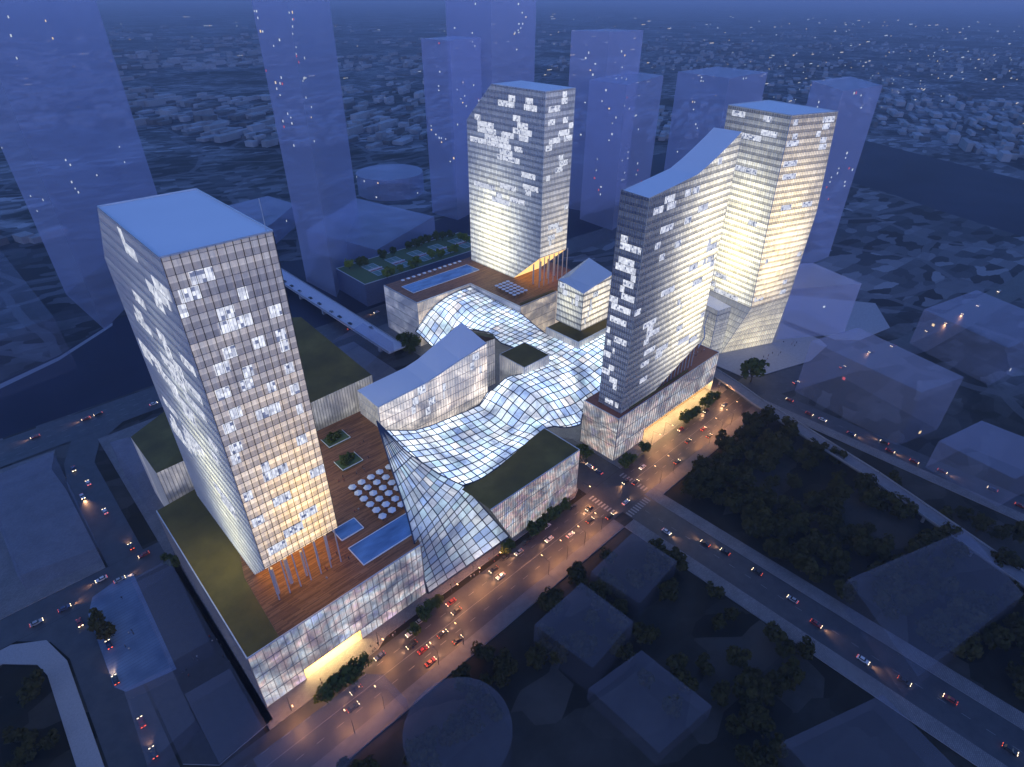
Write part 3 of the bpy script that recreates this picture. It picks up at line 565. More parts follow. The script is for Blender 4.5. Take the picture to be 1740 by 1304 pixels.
MB().poly([(312.1, 275, 0), (352, 275, 0), (352, 275, zH), (312.1, 275, zH)], [(0, 0), (40, 0), (40, 36), (0, 36)]).build('glazed_wall', M['phr'], ph)
m = MB(); m.poly([(352, 275, 0), (352, 373.5, 0), (352, 373.5, zH), (352, 275, zH)]); m.poly([(352, 373.5, 0), (222.4, 373.5, 0), (222.4, 373.5, zH), (352, 373.5, zH)]); m.build('rear_wall', M['concrete'], ph)
roofpoly(ph, [(*p, zH) for p in A1], 'deck', name='timber_deck')
parapet(ph, [(*p, zH) for p in A1[:5]], .5, .35, 'finpale', closed=False)
MB().box(276, 311, 275.6, 278.2, zH, zH+.9).build('hedge_bed', M['green'], ph)
t2 = thing('office_tower', 'rear office tower with chamfered roof corner above the pool deck', 'tower')
xl, xr, yf, yk, zt = 306, 345, 288, 367.4, 173.0
pr = Py(978, 148, yf).x; xr = pr
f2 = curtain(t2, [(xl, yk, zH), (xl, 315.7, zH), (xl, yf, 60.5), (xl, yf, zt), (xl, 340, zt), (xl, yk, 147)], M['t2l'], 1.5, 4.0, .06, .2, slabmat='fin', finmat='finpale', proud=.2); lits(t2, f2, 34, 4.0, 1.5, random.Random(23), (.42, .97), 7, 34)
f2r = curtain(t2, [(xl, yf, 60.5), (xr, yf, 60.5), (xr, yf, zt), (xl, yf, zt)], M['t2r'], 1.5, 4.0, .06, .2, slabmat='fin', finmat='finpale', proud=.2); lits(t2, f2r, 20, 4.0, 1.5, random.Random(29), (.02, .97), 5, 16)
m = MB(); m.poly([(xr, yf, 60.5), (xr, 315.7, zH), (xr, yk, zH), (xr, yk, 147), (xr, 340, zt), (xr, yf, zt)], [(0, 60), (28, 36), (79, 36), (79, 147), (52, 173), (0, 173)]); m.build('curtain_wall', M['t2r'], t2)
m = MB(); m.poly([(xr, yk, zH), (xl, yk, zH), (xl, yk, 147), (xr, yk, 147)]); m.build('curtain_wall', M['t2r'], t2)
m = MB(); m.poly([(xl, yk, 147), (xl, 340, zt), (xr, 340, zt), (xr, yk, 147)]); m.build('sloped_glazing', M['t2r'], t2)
roofpoly(t2, [(xl, yf, zt), (xr, yf, zt), (xr, 340, zt), (xl, 340, zt)], 'roofpale')
m = MB(); m.poly([(xl, yf, 60.5), (xl, 315.7, zH+.1), (xr, 315.7, zH+.1), (xr, yf, 60.5)]); m.build('soffit', M['soffit'], t2)
for i in range(7): tower_column(t2, xl+1.5+i*5.2, yf+1.2, zH, 60.2, .4)
for i in range(4): tower_column(t2, xl+3+i*8, yf+9, zH, 53, .6)

# ---- sports podium behind
sp = thing('sports_podium', 'dark blue block with sports courts on its green roof beside the rear tower', 'building')
zi = 20; A2 = [(231, 465), (230.8, 418), (362, 417), (374, 448), (370, 465)]
m = MB()
for i in range(len(A2)):
    a, b = A2[i], A2[(i+1) % len(A2)]; m.poly([(*a, -.4), (*b, -.4), (*b, zi), (*a, zi)])
m.build('wall', simple('navy_wall', (.10, .12, .2), .7), sp)
roofpoly(sp, [(*p, zi) for p in A2], 'lawn', name='lawn_roof'); parapet(sp, [(*p, zi) for p in A2], .6, .4, 'finpale')
for i in range(5):
    x0 = 249+i*24.5; y0, y1 = 426, 454
    c = MB().box(x0, x0+13, y0, y1, zi+.06, zi+.12, 0).build('sports_court', M['court'], sp)
    m = MB(); m.box(x0+.1, x0+12.9, y0+11, y0+17, zi+.12, zi+.16); m.build('red_zone', M['courtred'], c)
    m = MB()
    for a in (0, .5, 1): m.box(x0+.3+a*12, x0+.7+a*12, y0+.3, y1-.3, zi+.16, zi+.2)
    for yy in (y0+.2, y0+10.8, y0+17, y1-.6): m.box(x0+.8, x0+12.2, yy, yy+.4, zi+.16, zi+.2)
    m.build('court_line', M['line'], c)
    m = MB(); m.box(x0-.5, x0+13.5, y0+13.95, y0+14.05, zi+.2, zi+1.3); m.build('net', M['white'], c)

# ---- slab tower on its podium
zJ = 30.0
pj = thing('corner_podium', 'mottled glass podium with red timber terrace at the street corner under the slab tower', 'building')
M['pjl'] = mediawall('corner_end_cladding', 1.2, (.62, .72, .85), (1.0, .55, .30), 1.0, 7.0, .06, base=(.30, .27, .25), mottled=.7)
M['pjf'] = mediawall('corner_front_cladding', 1.2, (.78, .84, .95), (1.0, .76, .48), .8, 9.0, .06, base=(.38, .36, .34), mottled=.6)
curtain(pj, [(224, 172, 0), (224, 147, 0), (224, 147, zJ), (224, 172, zJ)], M['pjl'], 1.2, 10, .12, .15, wall='media_wall')
curtain(pj, [(224, 147, 8), (330.5, 147, 8), (330.5, 147, zJ), (224, 147, zJ)], M['pjf'], 2.4, 10, .12, .2, wall='media_wall')
curtain(pj, [(224, 147, 0), (252, 147, 0), (252, 147, 7.97), (224, 147, 7.97)], M['pjf'], 2.4, 10, .12, .2, wall='media_wall', slabs=False)
m = MB(); m.poly([(330.5, 147, 0), (330.5, 172, 0), (330.5, 172, zJ), (330.5, 147, zJ)]); m.poly([(330.5, 172, 0), (224, 172, 0), (224, 172, zJ), (330.5, 172, zJ)]); m.build('rear_wall', M['concrete'], pj)
m = MB(); m.poly([(252, 151, .2), (330.4, 151, .2), (330.4, 151, 8), (252, 151, 8)]); m.poly([(252, 147.1, .2), (252, 151, .2), (252, 151, 8), (252, 147.1, 8)]); m.build('arcade_wall', M['warmwall'], pj)
MB().poly([(252, 147.1, 7.99), (252, 151, 7.99), (330.4, 151, 7.99), (330.4, 147.1, 7.99)]).build('arcade_soffit', M['soffitbright'], pj)
M['deckred'] = simple('red_terrace', (.30, .11, .06), .7, 0, .3, .6)
roofpoly(pj, [(224, 147, zJ), (330.5, 147, zJ), (330.5, 172, zJ), (224, 172, zJ)], 'deckred', name='terrace_deck')
MB().box(236, 296, 148.3, 149.3, zJ, zJ+.8).build('hedge_bed', M['green'], pj)
parapet(pj, [(224, 172, zJ), (224, 147, zJ), (330.5, 147, zJ), (330.5, 172, zJ)], .5, .3, 'finpale', closed=False)
t3 = thing('slab_tower', 'thin slab tower with roof sweeping up to a point above the corner podium', 'tower')
tx0, tx1, ty0, ty1 = 229, 304, 149.6, 165.4
fr = [(tx0, ty0, zJ), (262, ty0, zJ+.6), (tx1, ty0, 46), (tx1, ty0, 168.0), (297, ty0, 164.6), (287, ty0, 160.2), (277, ty0, 156.2), (268, ty0, 153.2), (250, ty0, 151.3), (tx0, ty0, 149.3)]
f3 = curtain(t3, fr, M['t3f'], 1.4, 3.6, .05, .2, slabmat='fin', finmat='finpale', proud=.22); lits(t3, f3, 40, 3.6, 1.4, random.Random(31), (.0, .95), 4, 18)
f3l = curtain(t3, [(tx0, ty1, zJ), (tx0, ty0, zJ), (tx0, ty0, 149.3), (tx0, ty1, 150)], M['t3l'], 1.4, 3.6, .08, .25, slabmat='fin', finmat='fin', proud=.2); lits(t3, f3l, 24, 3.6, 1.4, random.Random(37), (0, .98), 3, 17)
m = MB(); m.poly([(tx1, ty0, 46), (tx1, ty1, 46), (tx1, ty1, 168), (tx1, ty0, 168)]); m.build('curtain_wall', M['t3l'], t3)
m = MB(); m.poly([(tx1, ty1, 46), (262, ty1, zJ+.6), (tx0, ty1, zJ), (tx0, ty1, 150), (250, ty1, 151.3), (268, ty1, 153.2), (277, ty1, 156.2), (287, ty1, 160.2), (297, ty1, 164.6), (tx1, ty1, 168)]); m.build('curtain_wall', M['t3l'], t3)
tops = [(tx0, 149.3), (250, 151.3), (268, 153.2), (277, 156.2), (287, 160.2), (297, 164.6), (tx1, 168)]
m = MB()
for i in range(6):
    (a, za), (b, zb) = tops[i], tops[i+1]; m.poly([(a, ty0, za+.05), (b, ty0, zb+.05), (b, ty1, zb+.05+(.7 if i < 0 else 0)), (a, ty1, za+.05)])
m.build('roof', M['roofpale'], t3)
m = MB(); m.poly([(262, ty0, zJ+.6), (262, ty1, zJ+.6), (tx1, ty1, 46), (tx1, ty0, 46)]); m.build('soffit', M['warmwall'], t3)
for i in range(9): tower_column(t3, 272+i*3.8, ty0+1, zJ, 34+i*1.4, .3)

# ---- east tower on its base
t4 = thing('office_tower', 'glowing east tower with four sided pale roof, bent flank and white glass base', 'tower')
top4 = [Vector(p) for p in ((391.6, 205.6, 166), (383.2, 159.9, 166), (419.9, 147.4, 166), (431.5, 198, 166))]
bot4 = [Vector(p) for p in ((395, 204, 40), (386.5, 156.5, 40), (425.5, 146.9, 40), (434, 196, 40))]
mid4 = [Vector(p) for p in ((393, 205, 104), (384.5, 158.5, 104), (424.6, 144.6, 104), (436, 196, 104))]
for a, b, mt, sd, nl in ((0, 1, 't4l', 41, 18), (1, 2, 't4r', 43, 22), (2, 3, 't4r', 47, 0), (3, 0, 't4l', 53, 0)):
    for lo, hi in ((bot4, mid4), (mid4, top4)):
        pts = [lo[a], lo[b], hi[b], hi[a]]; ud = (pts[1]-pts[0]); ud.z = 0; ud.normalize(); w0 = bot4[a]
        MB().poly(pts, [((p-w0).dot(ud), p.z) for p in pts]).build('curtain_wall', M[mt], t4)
    if nl:
        ud = (bot4[b]-bot4[a]); ud.z = 0; ud.normalize(); nn = ud.cross(Vector((0, 0, 1)))
        def at4(t, z, off=0, a=a, b=b, nn=nn):
            lo, hi, f = (bot4, mid4, (z-40)/64) if z < 104 else (mid4, top4, (z-104)/62)
            return lo[a].lerp(hi[a], f).lerp(lo[b].lerp(hi[b], f), t)+nn*off
        m = MB(); z = 40
        while z < 166: m.bar(at4(0, z, .1), at4(1, z, .1), .2, .2); z += 4
        m.build('storey_edge', M['fin'], t4)
        m = MB(); n = 28
        for i in range(n+1):
            for z0, z1 in ((40, 103.9), (104, 165.9)): m.bar(at4(i/n, z0, .16), at4(i/n, z1, .16), .07, .3, up=nn)
        m.build('mullion', M['finpale'], t4)
        rr = random.Random(sd)
        for _ in range(nl):
            z = 40+4*rr.choice([0, 1, 3, 8, 14, 17, 19, 21, 22, 24, 25, 26, 27, 28, 29, 30, 30]); t0 = rr.choice([rr.uniform(.0, .25), rr.uniform(.55, .75)]) if a == 1 else rr.uniform(0, .7); t1_ = min(.99, t0+rr.uniform(.08, .28))
            q = [at4(t0, z+.4, .3), at4(t1_, z+.4, .3), at4(t1_, z+3.7, .3), at4(t0, z+3.7, .3)]; L = (q[1]-q[0]).length; m = MB(); m.poly(q, [(t0*40, z), (t0*40+L, z), (t0*40+L, z+4), (t0*40, z+4)])
            bq = [x-nn*.3 for x in q]
            for i in range(4): j = (i+1) % 4; m.poly([bq[i], bq[j], q[j], q[i]])
            m.build('lit_window', M['litwin'], t4)
roofpoly(t4, top4, 'roofpale'); parapet(t4, top4, .5, .4, 'finpale')
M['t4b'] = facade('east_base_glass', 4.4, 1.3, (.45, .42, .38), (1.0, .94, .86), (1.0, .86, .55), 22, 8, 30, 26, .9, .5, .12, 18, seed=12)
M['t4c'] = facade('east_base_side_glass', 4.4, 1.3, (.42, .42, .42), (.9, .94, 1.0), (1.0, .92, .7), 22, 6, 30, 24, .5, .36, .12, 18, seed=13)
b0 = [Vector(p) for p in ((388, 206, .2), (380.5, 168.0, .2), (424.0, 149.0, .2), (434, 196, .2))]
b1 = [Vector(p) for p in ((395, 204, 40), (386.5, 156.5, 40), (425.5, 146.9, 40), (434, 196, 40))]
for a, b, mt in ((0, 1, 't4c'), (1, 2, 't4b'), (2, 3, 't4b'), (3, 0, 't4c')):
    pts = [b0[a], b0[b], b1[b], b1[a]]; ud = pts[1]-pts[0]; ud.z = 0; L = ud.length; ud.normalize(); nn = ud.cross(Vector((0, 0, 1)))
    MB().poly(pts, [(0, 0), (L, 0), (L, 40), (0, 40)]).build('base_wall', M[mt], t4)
    m = MB(); n = 24
    for i in range(n+1): m.bar(b0[a].lerp(b0[b], i/n)+nn*.15, b1[a].lerp(b1[b], i/n)+nn*.15, .1, .3, up=nn)
    m.build('mullion', M['finpale'], t4)
eb = thing('entrance_block', 'low white glass block with pale blue roof joined to the east tower base', 'building')
q = [Vector(p) for p in ((371.5, 190, 0), (367.5, 171, 0), (380.4, 168.2, 0), (387, 191, 0))]; zt = 39
for i in range(4):
    a, b = q[i], q[(i+1) % 4]; a1, b1_ = Vector((a.x, a.y, zt)), Vector((b.x, b.y, zt))
    curtain(eb, [a, b, b1_, a1], M['t4c'], 1.6, 5, .12, .2, finmat='finpale')
roofpoly(eb, [Vector((p.x, p.y, zt)) for p in q], 'roofpale')

# ---- saddle-roofed hall along the street
sl_ = thing('saddle_roof_hall', 'street hall with dark olive saddle roof and mottled glass front right of the canopy', 'building')
M['slf'] = mediawall('street_hall_cladding', 1.2, (.70, .74, .98), (1.0, .66, .42), .85, 11.0, .07, base=(.34, .31, .29), mottled=.85)
bx = [(127.6, 145.3), (189.3, 145.3), (189.3, 170.5), (178, 170), (166, 169), (152, 168), (140, 167), (130, 168)]; bz = [29, 29, 29, 28, 26.2, 24.6, 25.4, 27]
curtain(sl_, [(141.3, 145.3, 0), (189.3, 145.3, 0), (189.3, 145.3, 29), (127.6, 145.3, 29)], M['slf'], 1.2, 10, .12, .15, wall='media_wall')
curtain(sl_, [(189.3, 145.3, 0), (189.3, 170.5, 0), (189.3, 170.5, 29), (189.3, 145.3, 29)], M['slf'], 1.2, 10, .12, .15, wall='media_wall')
m = MB(); ns = 14
fx = [(127.6+(189.3-127.6)*i/ns) for i in range(ns+1)]
def ev(x):
    pts = sorted([(bx[i][0], bx[i][1], bz[i]) for i in range(2, 8)])
    if x <= pts[0][0]: return pts[0][1:]
    for a, b in zip(pts, pts[1:]):
        if x <= b[0]: t = (x-a[0])/(b[0]-a[0]); return a[1]+t*(b[1]-a[1]), a[2]+t*(b[2]-a[2])
    return pts[-1][1:]
for i in range(ns):
    for j in range(5):
        def rp(ii, jj): y, z = ev(fx[ii]); t = jj/5; return (fx[ii], 145.3+t*(y-145.3), 29+(z-29)*t*t)
        m.poly([rp(i, j), rp(i+1, j), rp(i+1, j+1), rp(i, j+1)])
o = m.build('sedum_roof', M['green'], sl_)
for p in o.data.polygons: p.use_smooth = True
parapet(sl_, [(189.3, 170.5, 29), (189.3, 145.3, 29), (127.6, 145.3, 29)], .5, .35, 'finpale', closed=False)

# ================================================================== GLASS CANOPY
can = thing('glass_canopy', 'folded glass canopy with dark steel grid glowing white over the mall, down to the street', 'canopy')
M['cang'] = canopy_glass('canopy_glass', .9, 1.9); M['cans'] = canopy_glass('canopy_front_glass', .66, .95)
M['grid'] = simple('canopy_steel', (.05, .07, .12), .5, .4, .1)
def lerp_list(pts, t):
    x = t*(len(pts)-1); i = min(int(x), len(pts)-2); return pts[i].lerp(pts[i+1], x-i)
def patch(cols, nu, nv, mat, off, fold=0.0, bw=.30, beam=True):
    """cols: control columns of points; nu panes along the columns list, nv panes along each column"""
    g = []
    for i in range(nu+1):
        x = i/nu*(len(cols)-1); a = min(int(x), len(cols)-2); f = x-a; row = []
        for j in range(nv+1):
            p = lerp_list(cols[a], j/nv).lerp(lerp_list(cols[a+1], j/nv), f)
            e = min(i, nu-i, j, nv-j)
            if fold and e > 0: p = p+Vector((0, 0, fold*min(1, e/3)*(abs(((i+.6*j)/5.0) % 2-1)-.5)*2))
            row.append(p)
        g.append(row)
    m = MB()
    for i in range(nu):
        for j in range(nv): m.poly([g[i][j], g[i+1][j], g[i+1][j+1], g[i][j+1]], [(off+i+.05, j+.05), (off+i+.95, j+.05), (off+i+.95, j+.95), (off+i+.05, j+.95)])
    m.build('glass_skin', mat, can)
    m = MB()
    for i in range(nu+1):
        for j in range(nv+1):
            if i < nu: m.bar(g[i][j], g[i+1][j], bw if j % 4 else bw*1.7, .35)
            if j < nv: m.bar(g[i][j], g[i][j+1], bw if i % 4 else bw*1.7, .35)
    m.build('steel_grid', M['grid'], can)
    if beam:
        m = MB()
        for j in range(nv): m.bar(g[0][j], g[0][j+1], .6, .6); m.bar(g[nu][j], g[nu][j+1], .6, .6)
        for i in range(nu): m.bar(g[i][0], g[i+1][0], .6, .6); m.bar(g[i][nv], g[i+1][nv], .6, .6)
        m.build('edge_beam', M['grid'], can)
def V(l): return [P(*q) for q in l]
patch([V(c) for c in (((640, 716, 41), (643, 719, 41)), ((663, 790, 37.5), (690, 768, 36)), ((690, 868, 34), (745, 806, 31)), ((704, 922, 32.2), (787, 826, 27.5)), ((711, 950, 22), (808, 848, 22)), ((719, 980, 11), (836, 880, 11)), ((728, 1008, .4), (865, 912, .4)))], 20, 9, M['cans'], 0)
import numpy as np
def xyz(u, v, z): p = P(u, v, z); return (p.x, p.y, p.z)
ctl = [xyz(*q) for q in ((644, 719, 40.7), (690, 768, 35.8), (745, 806, 30.8), (787, 826, 27.8), (655, 733, 38.3), (706, 733, 31), (760, 713, 27), (800, 696, 24.5))]
ctl += [(130, 168, 27), (140, 167, 25.4), (152, 168, 24.6), (166, 169, 26.2), (178, 170, 27.5), (189, 170.5, 28), (150, 200, 25), (168, 200, 22.5), (182, 205, 22.5), (187, 216, 22.5), (188, 190, 24), (186, 178, 25.5),
    (194.5, 215, 34.5), (195.5, 200, 34), (196, 188, 32), (197, 178, 29), (205, 210, 34.5), (212, 195, 34), (206, 180, 29), (204, 169, 22), (218, 168, 17), (217, 185, 29), (226, 176, 22), (232, 173, 21), (235, 190, 29.5), (228, 205, 34), (245, 205, 31), (262, 208, 33.5), (280, 200, 34), (300, 205, 34), (300, 173, 30), (262, 180, 29),
    (250, 222, 33), (245, 240, 32), (258, 240, 32.5), (236, 252, 31), (252, 262, 30.5), (240, 271, 29.5), (262, 280, 31), (243, 285, 28), (262, 300, 31.5), (250, 305, 31.5), (266, 318, 33.5), (250, 318, 34.5), (236.5, 302, 23), (240, 315, 30), (232, 306, 18), (227, 330, 23), (246, 327, 32.5), (218.5, 330, 14), (219, 309, 8), (226, 318, 19)]
cp = np.array(ctl); nC = len(cp)
def tps(r2): return np.where(r2 > 1e-9, r2*np.log(np.maximum(r2, 1e-9)), 0.0)
d2 = ((cp[:, None, :2]-cp[None, :, :2])**2).sum(2); A_ = np.zeros((nC+3, nC+3)); A_[:nC, :nC] = tps(d2)+np.eye(nC)*40; A_[:nC, nC] = 1; A_[:nC, nC+1:] = cp[:, :2]; A_[nC:, :nC] = A_[:nC, nC:].T
wt = np.linalg.solve(A_, np.concatenate([cp[:, 2], np.zeros(3)]))
def hz0(x, y): d = tps((cp[:, 0]-x)**2+(cp[:, 1]-y)**2); return float(d @ wt[:nC]+wt[nC]+wt[nC+1]*x+wt[nC+2]*y)
LC = 9.4; _hc = {}
def hn(i, j):
    if (i, j) not in _hc: _hc[(i, j)] = hz0(117+i*LC, 165+j*LC)
    return _hc[(i, j)]
def hz_(x, y):      # folded plates: flat triangles on a coarse lattice
    fx_, fy_ = (x-117)/LC, (y-165)/LC; i, j = math.floor(fx_), math.floor(fy_); fx_ -= i; fy_ -= j
    if (i+j) % 2 == 0: return hn(i, j)+fx_*(hn(i+1, j)-hn(i, j))+fy_*(hn(i+1, j+1)-hn(i+1, j)) if fx_ > fy_ else hn(i, j)+fy_*(hn(i, j+1)-hn(i, j))+fx_*(hn(i+1, j+1)-hn(i, j+1))
    return hn(i, j)+fx_*(hn(i+1, j)-hn(i, j))+fy_*(hn(i, j+1)-hn(i, j)) if fx_+fy_ < 1 else hn(i+1, j+1)+(1-fx_)*(hn(i, j+1)-hn(i+1, j+1))+(1-fy_)*(hn(i+1, j)-hn(i+1, j+1))
outl = [xyz(*q)[:2] for q in ((643, 719, 41), (690, 768, 36), (745, 806, 31), (787, 826, 27.5))]+[(140, 166.8), (152, 167.8), (166, 168.8), (178, 169.8), (189.2, 170.6), (191.3, 171.7), (204, 168.8), (217.7, 168.2), (224, 172.2), (300, 172.2), (300, 210), (262, 210), (262, 238.5), (273.4, 274.9), (273.4, 330.5), (222.5, 330.5), (218.4, 329.9), (219, 308.9), (232, 306), (236.5, 302.4), (238.5, 288), (239.7, 270.8), (234.3, 253), (233, 231), (213, 211), (205, 214), (192.4, 215.5), (190.5, 218), (176, 216.3), (157.7, 215.2), (135.7, 214.2), (119.4, 216.4)]
def halfplane(poly, ax, val, keep):
    r = []
    for i in range(len(poly)):
        p, q = poly[i], poly[(i+1) % len(poly)]; a_, b_ = (p[ax]-val)*keep, (q[ax]-val)*keep
        if a_ >= 0: r.append(p)
        if a_*b_ < 0: t = a_/(a_-b_); r.append((p[0]+t*(q[0]-p[0]), p[1]+t*(q[1]-p[1])))
    return r
GS = 4.7
def snap(x): return x
skin = MB(); bars = MB(); x0g, y0g = 117.0, 165.0
for i in range(48):
    strip = halfplane(halfplane(outl, 0, x0g+i*GS, 1), 0, x0g+(i+1)*GS, -1)
    if len(strip) < 3: continue
    for j in range(44):
        c = halfplane(halfplane(strip, 1, y0g+j*GS, 1), 1, y0g+(j+1)*GS, -1)
        if len(c) < 3: continue
        ar = abs(sum(c[k_][0]*c[(k_+1) % len(c)][1]-c[(k_+1) % len(c)][0]*c[k_][1] for k_ in range(len(c))))/2
        if ar < .02: continue
        skin.poly([(x, y, hz_(x, y)) for x, y in c], [(i+.5+((x-x0g)/GS-i-.5)*.9, j+.5+((y-y0g)/GS-j-.5)*.9) for x, y in c])
def scan(ax, val):
    r = []
    for i in range(len(outl)):
        p, q = outl[i], outl[(i+1) % len(outl)]
        if (p[ax]-val)*(q[ax]-val) < 0: t = (val-p[ax])/(q[ax]-p[ax]); r.append(p[1-ax]+t*(q[1-ax]-p[1-ax]))
    r.sort(); return zip(r[::2], r[1::2])
for ax, n_, g0, h0 in ((0, 48, x0g, y0g), (1, 44, y0g, x0g)):
    for i in range(n_+1):
        val = g0+i*GS
        for a_, b_ in scan(ax, val+1e-4):
            ks = [a_]+[h0+k_*GS for k_ in range(60) if a_ < h0+k_*GS < b_]+[b_]
            for p, q in zip(ks, ks[1:]):
                A0 = (val, p) if ax == 0 else (p, val); B0 = (val, q) if ax == 0 else (q, val); bars.bar((*A0, hz_(*A0)+.08), (*B0, hz_(*B0)+.08), .52 if i % 2 else .40, .3)
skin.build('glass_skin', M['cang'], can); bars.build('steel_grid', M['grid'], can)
eb_ = MB()
for p, q in zip(outl, outl[1:]+outl[:1]):
    n_ = max(1, int(math.dist(p, q)/3)); pts_ = [(p[0]+(q[0]-p[0])*k_/n_, p[1]+(q[1]-p[1])*k_/n_) for k_ in range(n_+1)]
    for a_, b_ in zip(pts_, pts_[1:]): eb_.bar((*a_, hz_(*a_)), (*b_, hz_(*b_)), .5, .6)
eb_.build('edge_beam', M['grid'], can)
fs_ = MB()
for a, b in (((1200, 508, 36), (1203, 535, 33)), ((1203, 535, 33), (1196, 556, 30)), ((1196, 556, 30), (1197, 575, 30)), ((1197, 575, 30), (1186, 592, 30.5))):
    p, q = P(*a), P(*b); w = Vector((2.6, 1.2, 0)); fs_.poly([p, q, q+w, p+w], [(0, 0), (1, 0), (1, 1), (0, 1)]); fs_.bar(p, q, .4, .4); fs_.bar(p+w, q+w, .4, .4); fs_.bar(p, p+w, .4, .4)
fo = fs_.build('glass_ribbon', M['poolwater']); tag(fo, 'folded blue glass ribbon hanging beside the foot of the slab tower', 'canopy')

# ================================================================== ROOF TERRACES
def pool(name, x0, x1, y0, y1, z, label):
    t = thing(name, label, 'pool', ((x0+x1)/2, (y0+y1)/2, z)); t0 = MB().poly([(x0, y0, z+.35), (x1, y0, z+.35), (x1, y1, z+.35), (x0, y1, z+.35)]).build('water', M['poolwater'], t)
    m = MB()
    for a, b in (((x0, y0), (x1, y0)), ((x1, y0), (x1, y1)), ((x1, y1), (x0, y1)), ((x0, y1), (x0, y0))): m.bar((*a, z+.25), (*b, z+.25), .35, .5)
    e = m.build('coping', M['white'], t)
    for o in (t0, e): o.location = (-(x0+x1)/2, -(y0+y1)/2, -z)
pool('swimming_pool', 68, 97, 155.8, 167.6, zA, 'long blue pool on the deck beside the canopy, in front of the near tower')
pool('reflecting_pool', 68.2, 78.8, 173.2, 181, zA, 'small square blue pool at the corner of the near tower')
pool('swimming_pool', 230.5, 296, 346, 361.5, zH, 'long dark blue pool on the timber deck of the rear podium')
def umbrella_meshes():
    a = MB(); n = 6; r = 1.75
    for i in range(n):
        p = [(r*math.cos(2*math.pi*j/n), r*math.sin(2*math.pi*j/n), 2.35) for j in (i, i+1)]
        a.poly([p[0], p[1], (0, 0, 3.1)]); a.poly([p[1], p[0], (p[0][0], p[0][1], 2.2), (p[1][0], p[1][1], 2.2)])
    b = MB().cyl(0, 0, 0, 3.0, .05, n=6); c = MB().cyl(0, 0, 0, .12, .35, n=8).cyl(0, 0, .65, .72, .65, n=10); return a.mesh('umbrella_canopy', M['white']), b.mesh('umbrella_pole', M['steel']), c.mesh('umbrella_base', M['bark'])
UM = umbrella_meshes()
def umbrella(p, z, label, group, s=1.0):
    t = thing('parasol', label, 'parasol', (p.x, p.y, z), rnd.uniform(0, 1), group)
    for nm, me in zip(('canopy', 'pole', 'base'), UM): inst(nm, me, t)
    t.scale = (s, s, s)
for a, b in ((560, 492), (505, 522), (453, 552), (398, 582), (343, 612), (541, 553), (488, 583), (433, 614), (378, 646), (576, 585), (523, 615), (467, 647), (411, 680), (610, 617), (558, 647), (502, 680), (448, 713), (597, 680), (541, 713), (485, 747), (633, 713), (577, 747), (521, 783)):
    p = P(500+a/3.478, 650+b/3.478+2, zA+2.6); umbrella(p, zA+.05, 'white parasol in the grid of open parasols on the deck beside the canopy', 'white parasols on the near deck', 1.12)
for i in range(4):
    for j in range(6):
        if i+j > 8: continue
        p = Vector((281+i*3.9+j*.3, 289+j*4.2, 0)); umbrella(p, zH+.05, 'small grey white parasol in the cluster on the rear podium deck', 'parasols on the rear podium deck', 1.0)
for i in range(12): umbrella(Vector((236+i*5.2, 367.5, 0)), zH+.05, 'pale parasol in the row behind the dark blue pool on the rear podium', 'parasols behind the rear pool', .95)

# ================================================================== TREES
def tree_meshes(seed, h=7.4, r=3.5, nclump=19, nleaf=30, trunk=.26):
    q = random.Random(seed); t = MB(); t.cyl(0, 0, 0, h*trunk, .22, .14, 6)
    cl = []
    for i in range(nclump):
        a = q.uniform(0, 6.28); rr = r*math.sqrt(q.random())*.78; z = h*(trunk+.02)+q.random()*h*(.86-trunk); k = 1-((z-h*.62)/(h*.55))**2
        cl.append(Vector((rr*math.cos(a)*max(.35, k), rr*math.sin(a)*max(.35, k), z)))
    for c in cl[:6]: t.bar((0, 0, h*trunk*.8), c, .12, .12)
    f = MB()
    for c in cl:
        cr = r*q.uniform(.30, .5)
        for _ in range(nleaf):
            d = Vector((q.gauss(0, 1), q.gauss(0, 1), q.gauss(0, .8))); d.normalize(); p = c+d*cr*q.uniform(.55, 1.05)
            n = (d+Vector((q.uniform(-.6, .6), q.uniform(-.6, .6), q.uniform(-.2, .8)))).normalized(); u = n.orthogonal().normalized(); u.rotate(Matrix.Rotation(q.uniform(0, 6.28), 3, n)); v = n.cross(u); s = q.uniform(.28, .55)*r/3.4
            f.poly([p-u*s-v*s*.6, p+u*s-v*s*.6, p+u*s*.7+v*s, p-u*s*.7+v*s])
    return t, f
TREES = {}
for kind, mt in (('dark', 'leafdark'), ('street', 'leaf'), ('lime', 'leafbright')):
    TREES[kind] = []
    for sd in range(4):
        t, f = tree_meshes(sd*7+len(kind)); TREES[kind].append((t.mesh('trunk', M['bark']), f.mesh('crown', M[mt])))
BUSH = []
for sd in range(2): t, f = tree_meshes(90+sd, 4.2, 3.0, 12, 36, .1); BUSH.append((t.mesh('stem', M['bark']), f.mesh('foliage', M['leaf'])))
TREEXY = []
def tree(x, y, z, kind, s, label, group, name='street_tree', cat='tree'):
    TREEXY.append((x, y, s))
    t = thing(name, label, cat, (x, y, z), rnd.uniform(0, 6.28), group); t.scale = (s, s, s*rnd.uniform(.9, 1.1))
    a, b = rnd.choice(TREES[kind]) if kind != 'bush' else rnd.choice(BUSH); inst('trunk' if kind != 'bush' else 'stem', a, t); inst('crown' if kind != 'bush' else 'foliage', b, t)
def trees(pix, z, kind, label, group, s=1.0, dz=4.0, jit=.15, name='street_tree'):
    for q in pix:
        p = P(q[0], q[1], z+dz*s*(q[2] if len(q) > 2 else 1)); tree(p.x, p.y, z, kind, s*(q[2] if len(q) > 2 else 1)*rnd.uniform(1-jit, 1+jit), label, group, name)
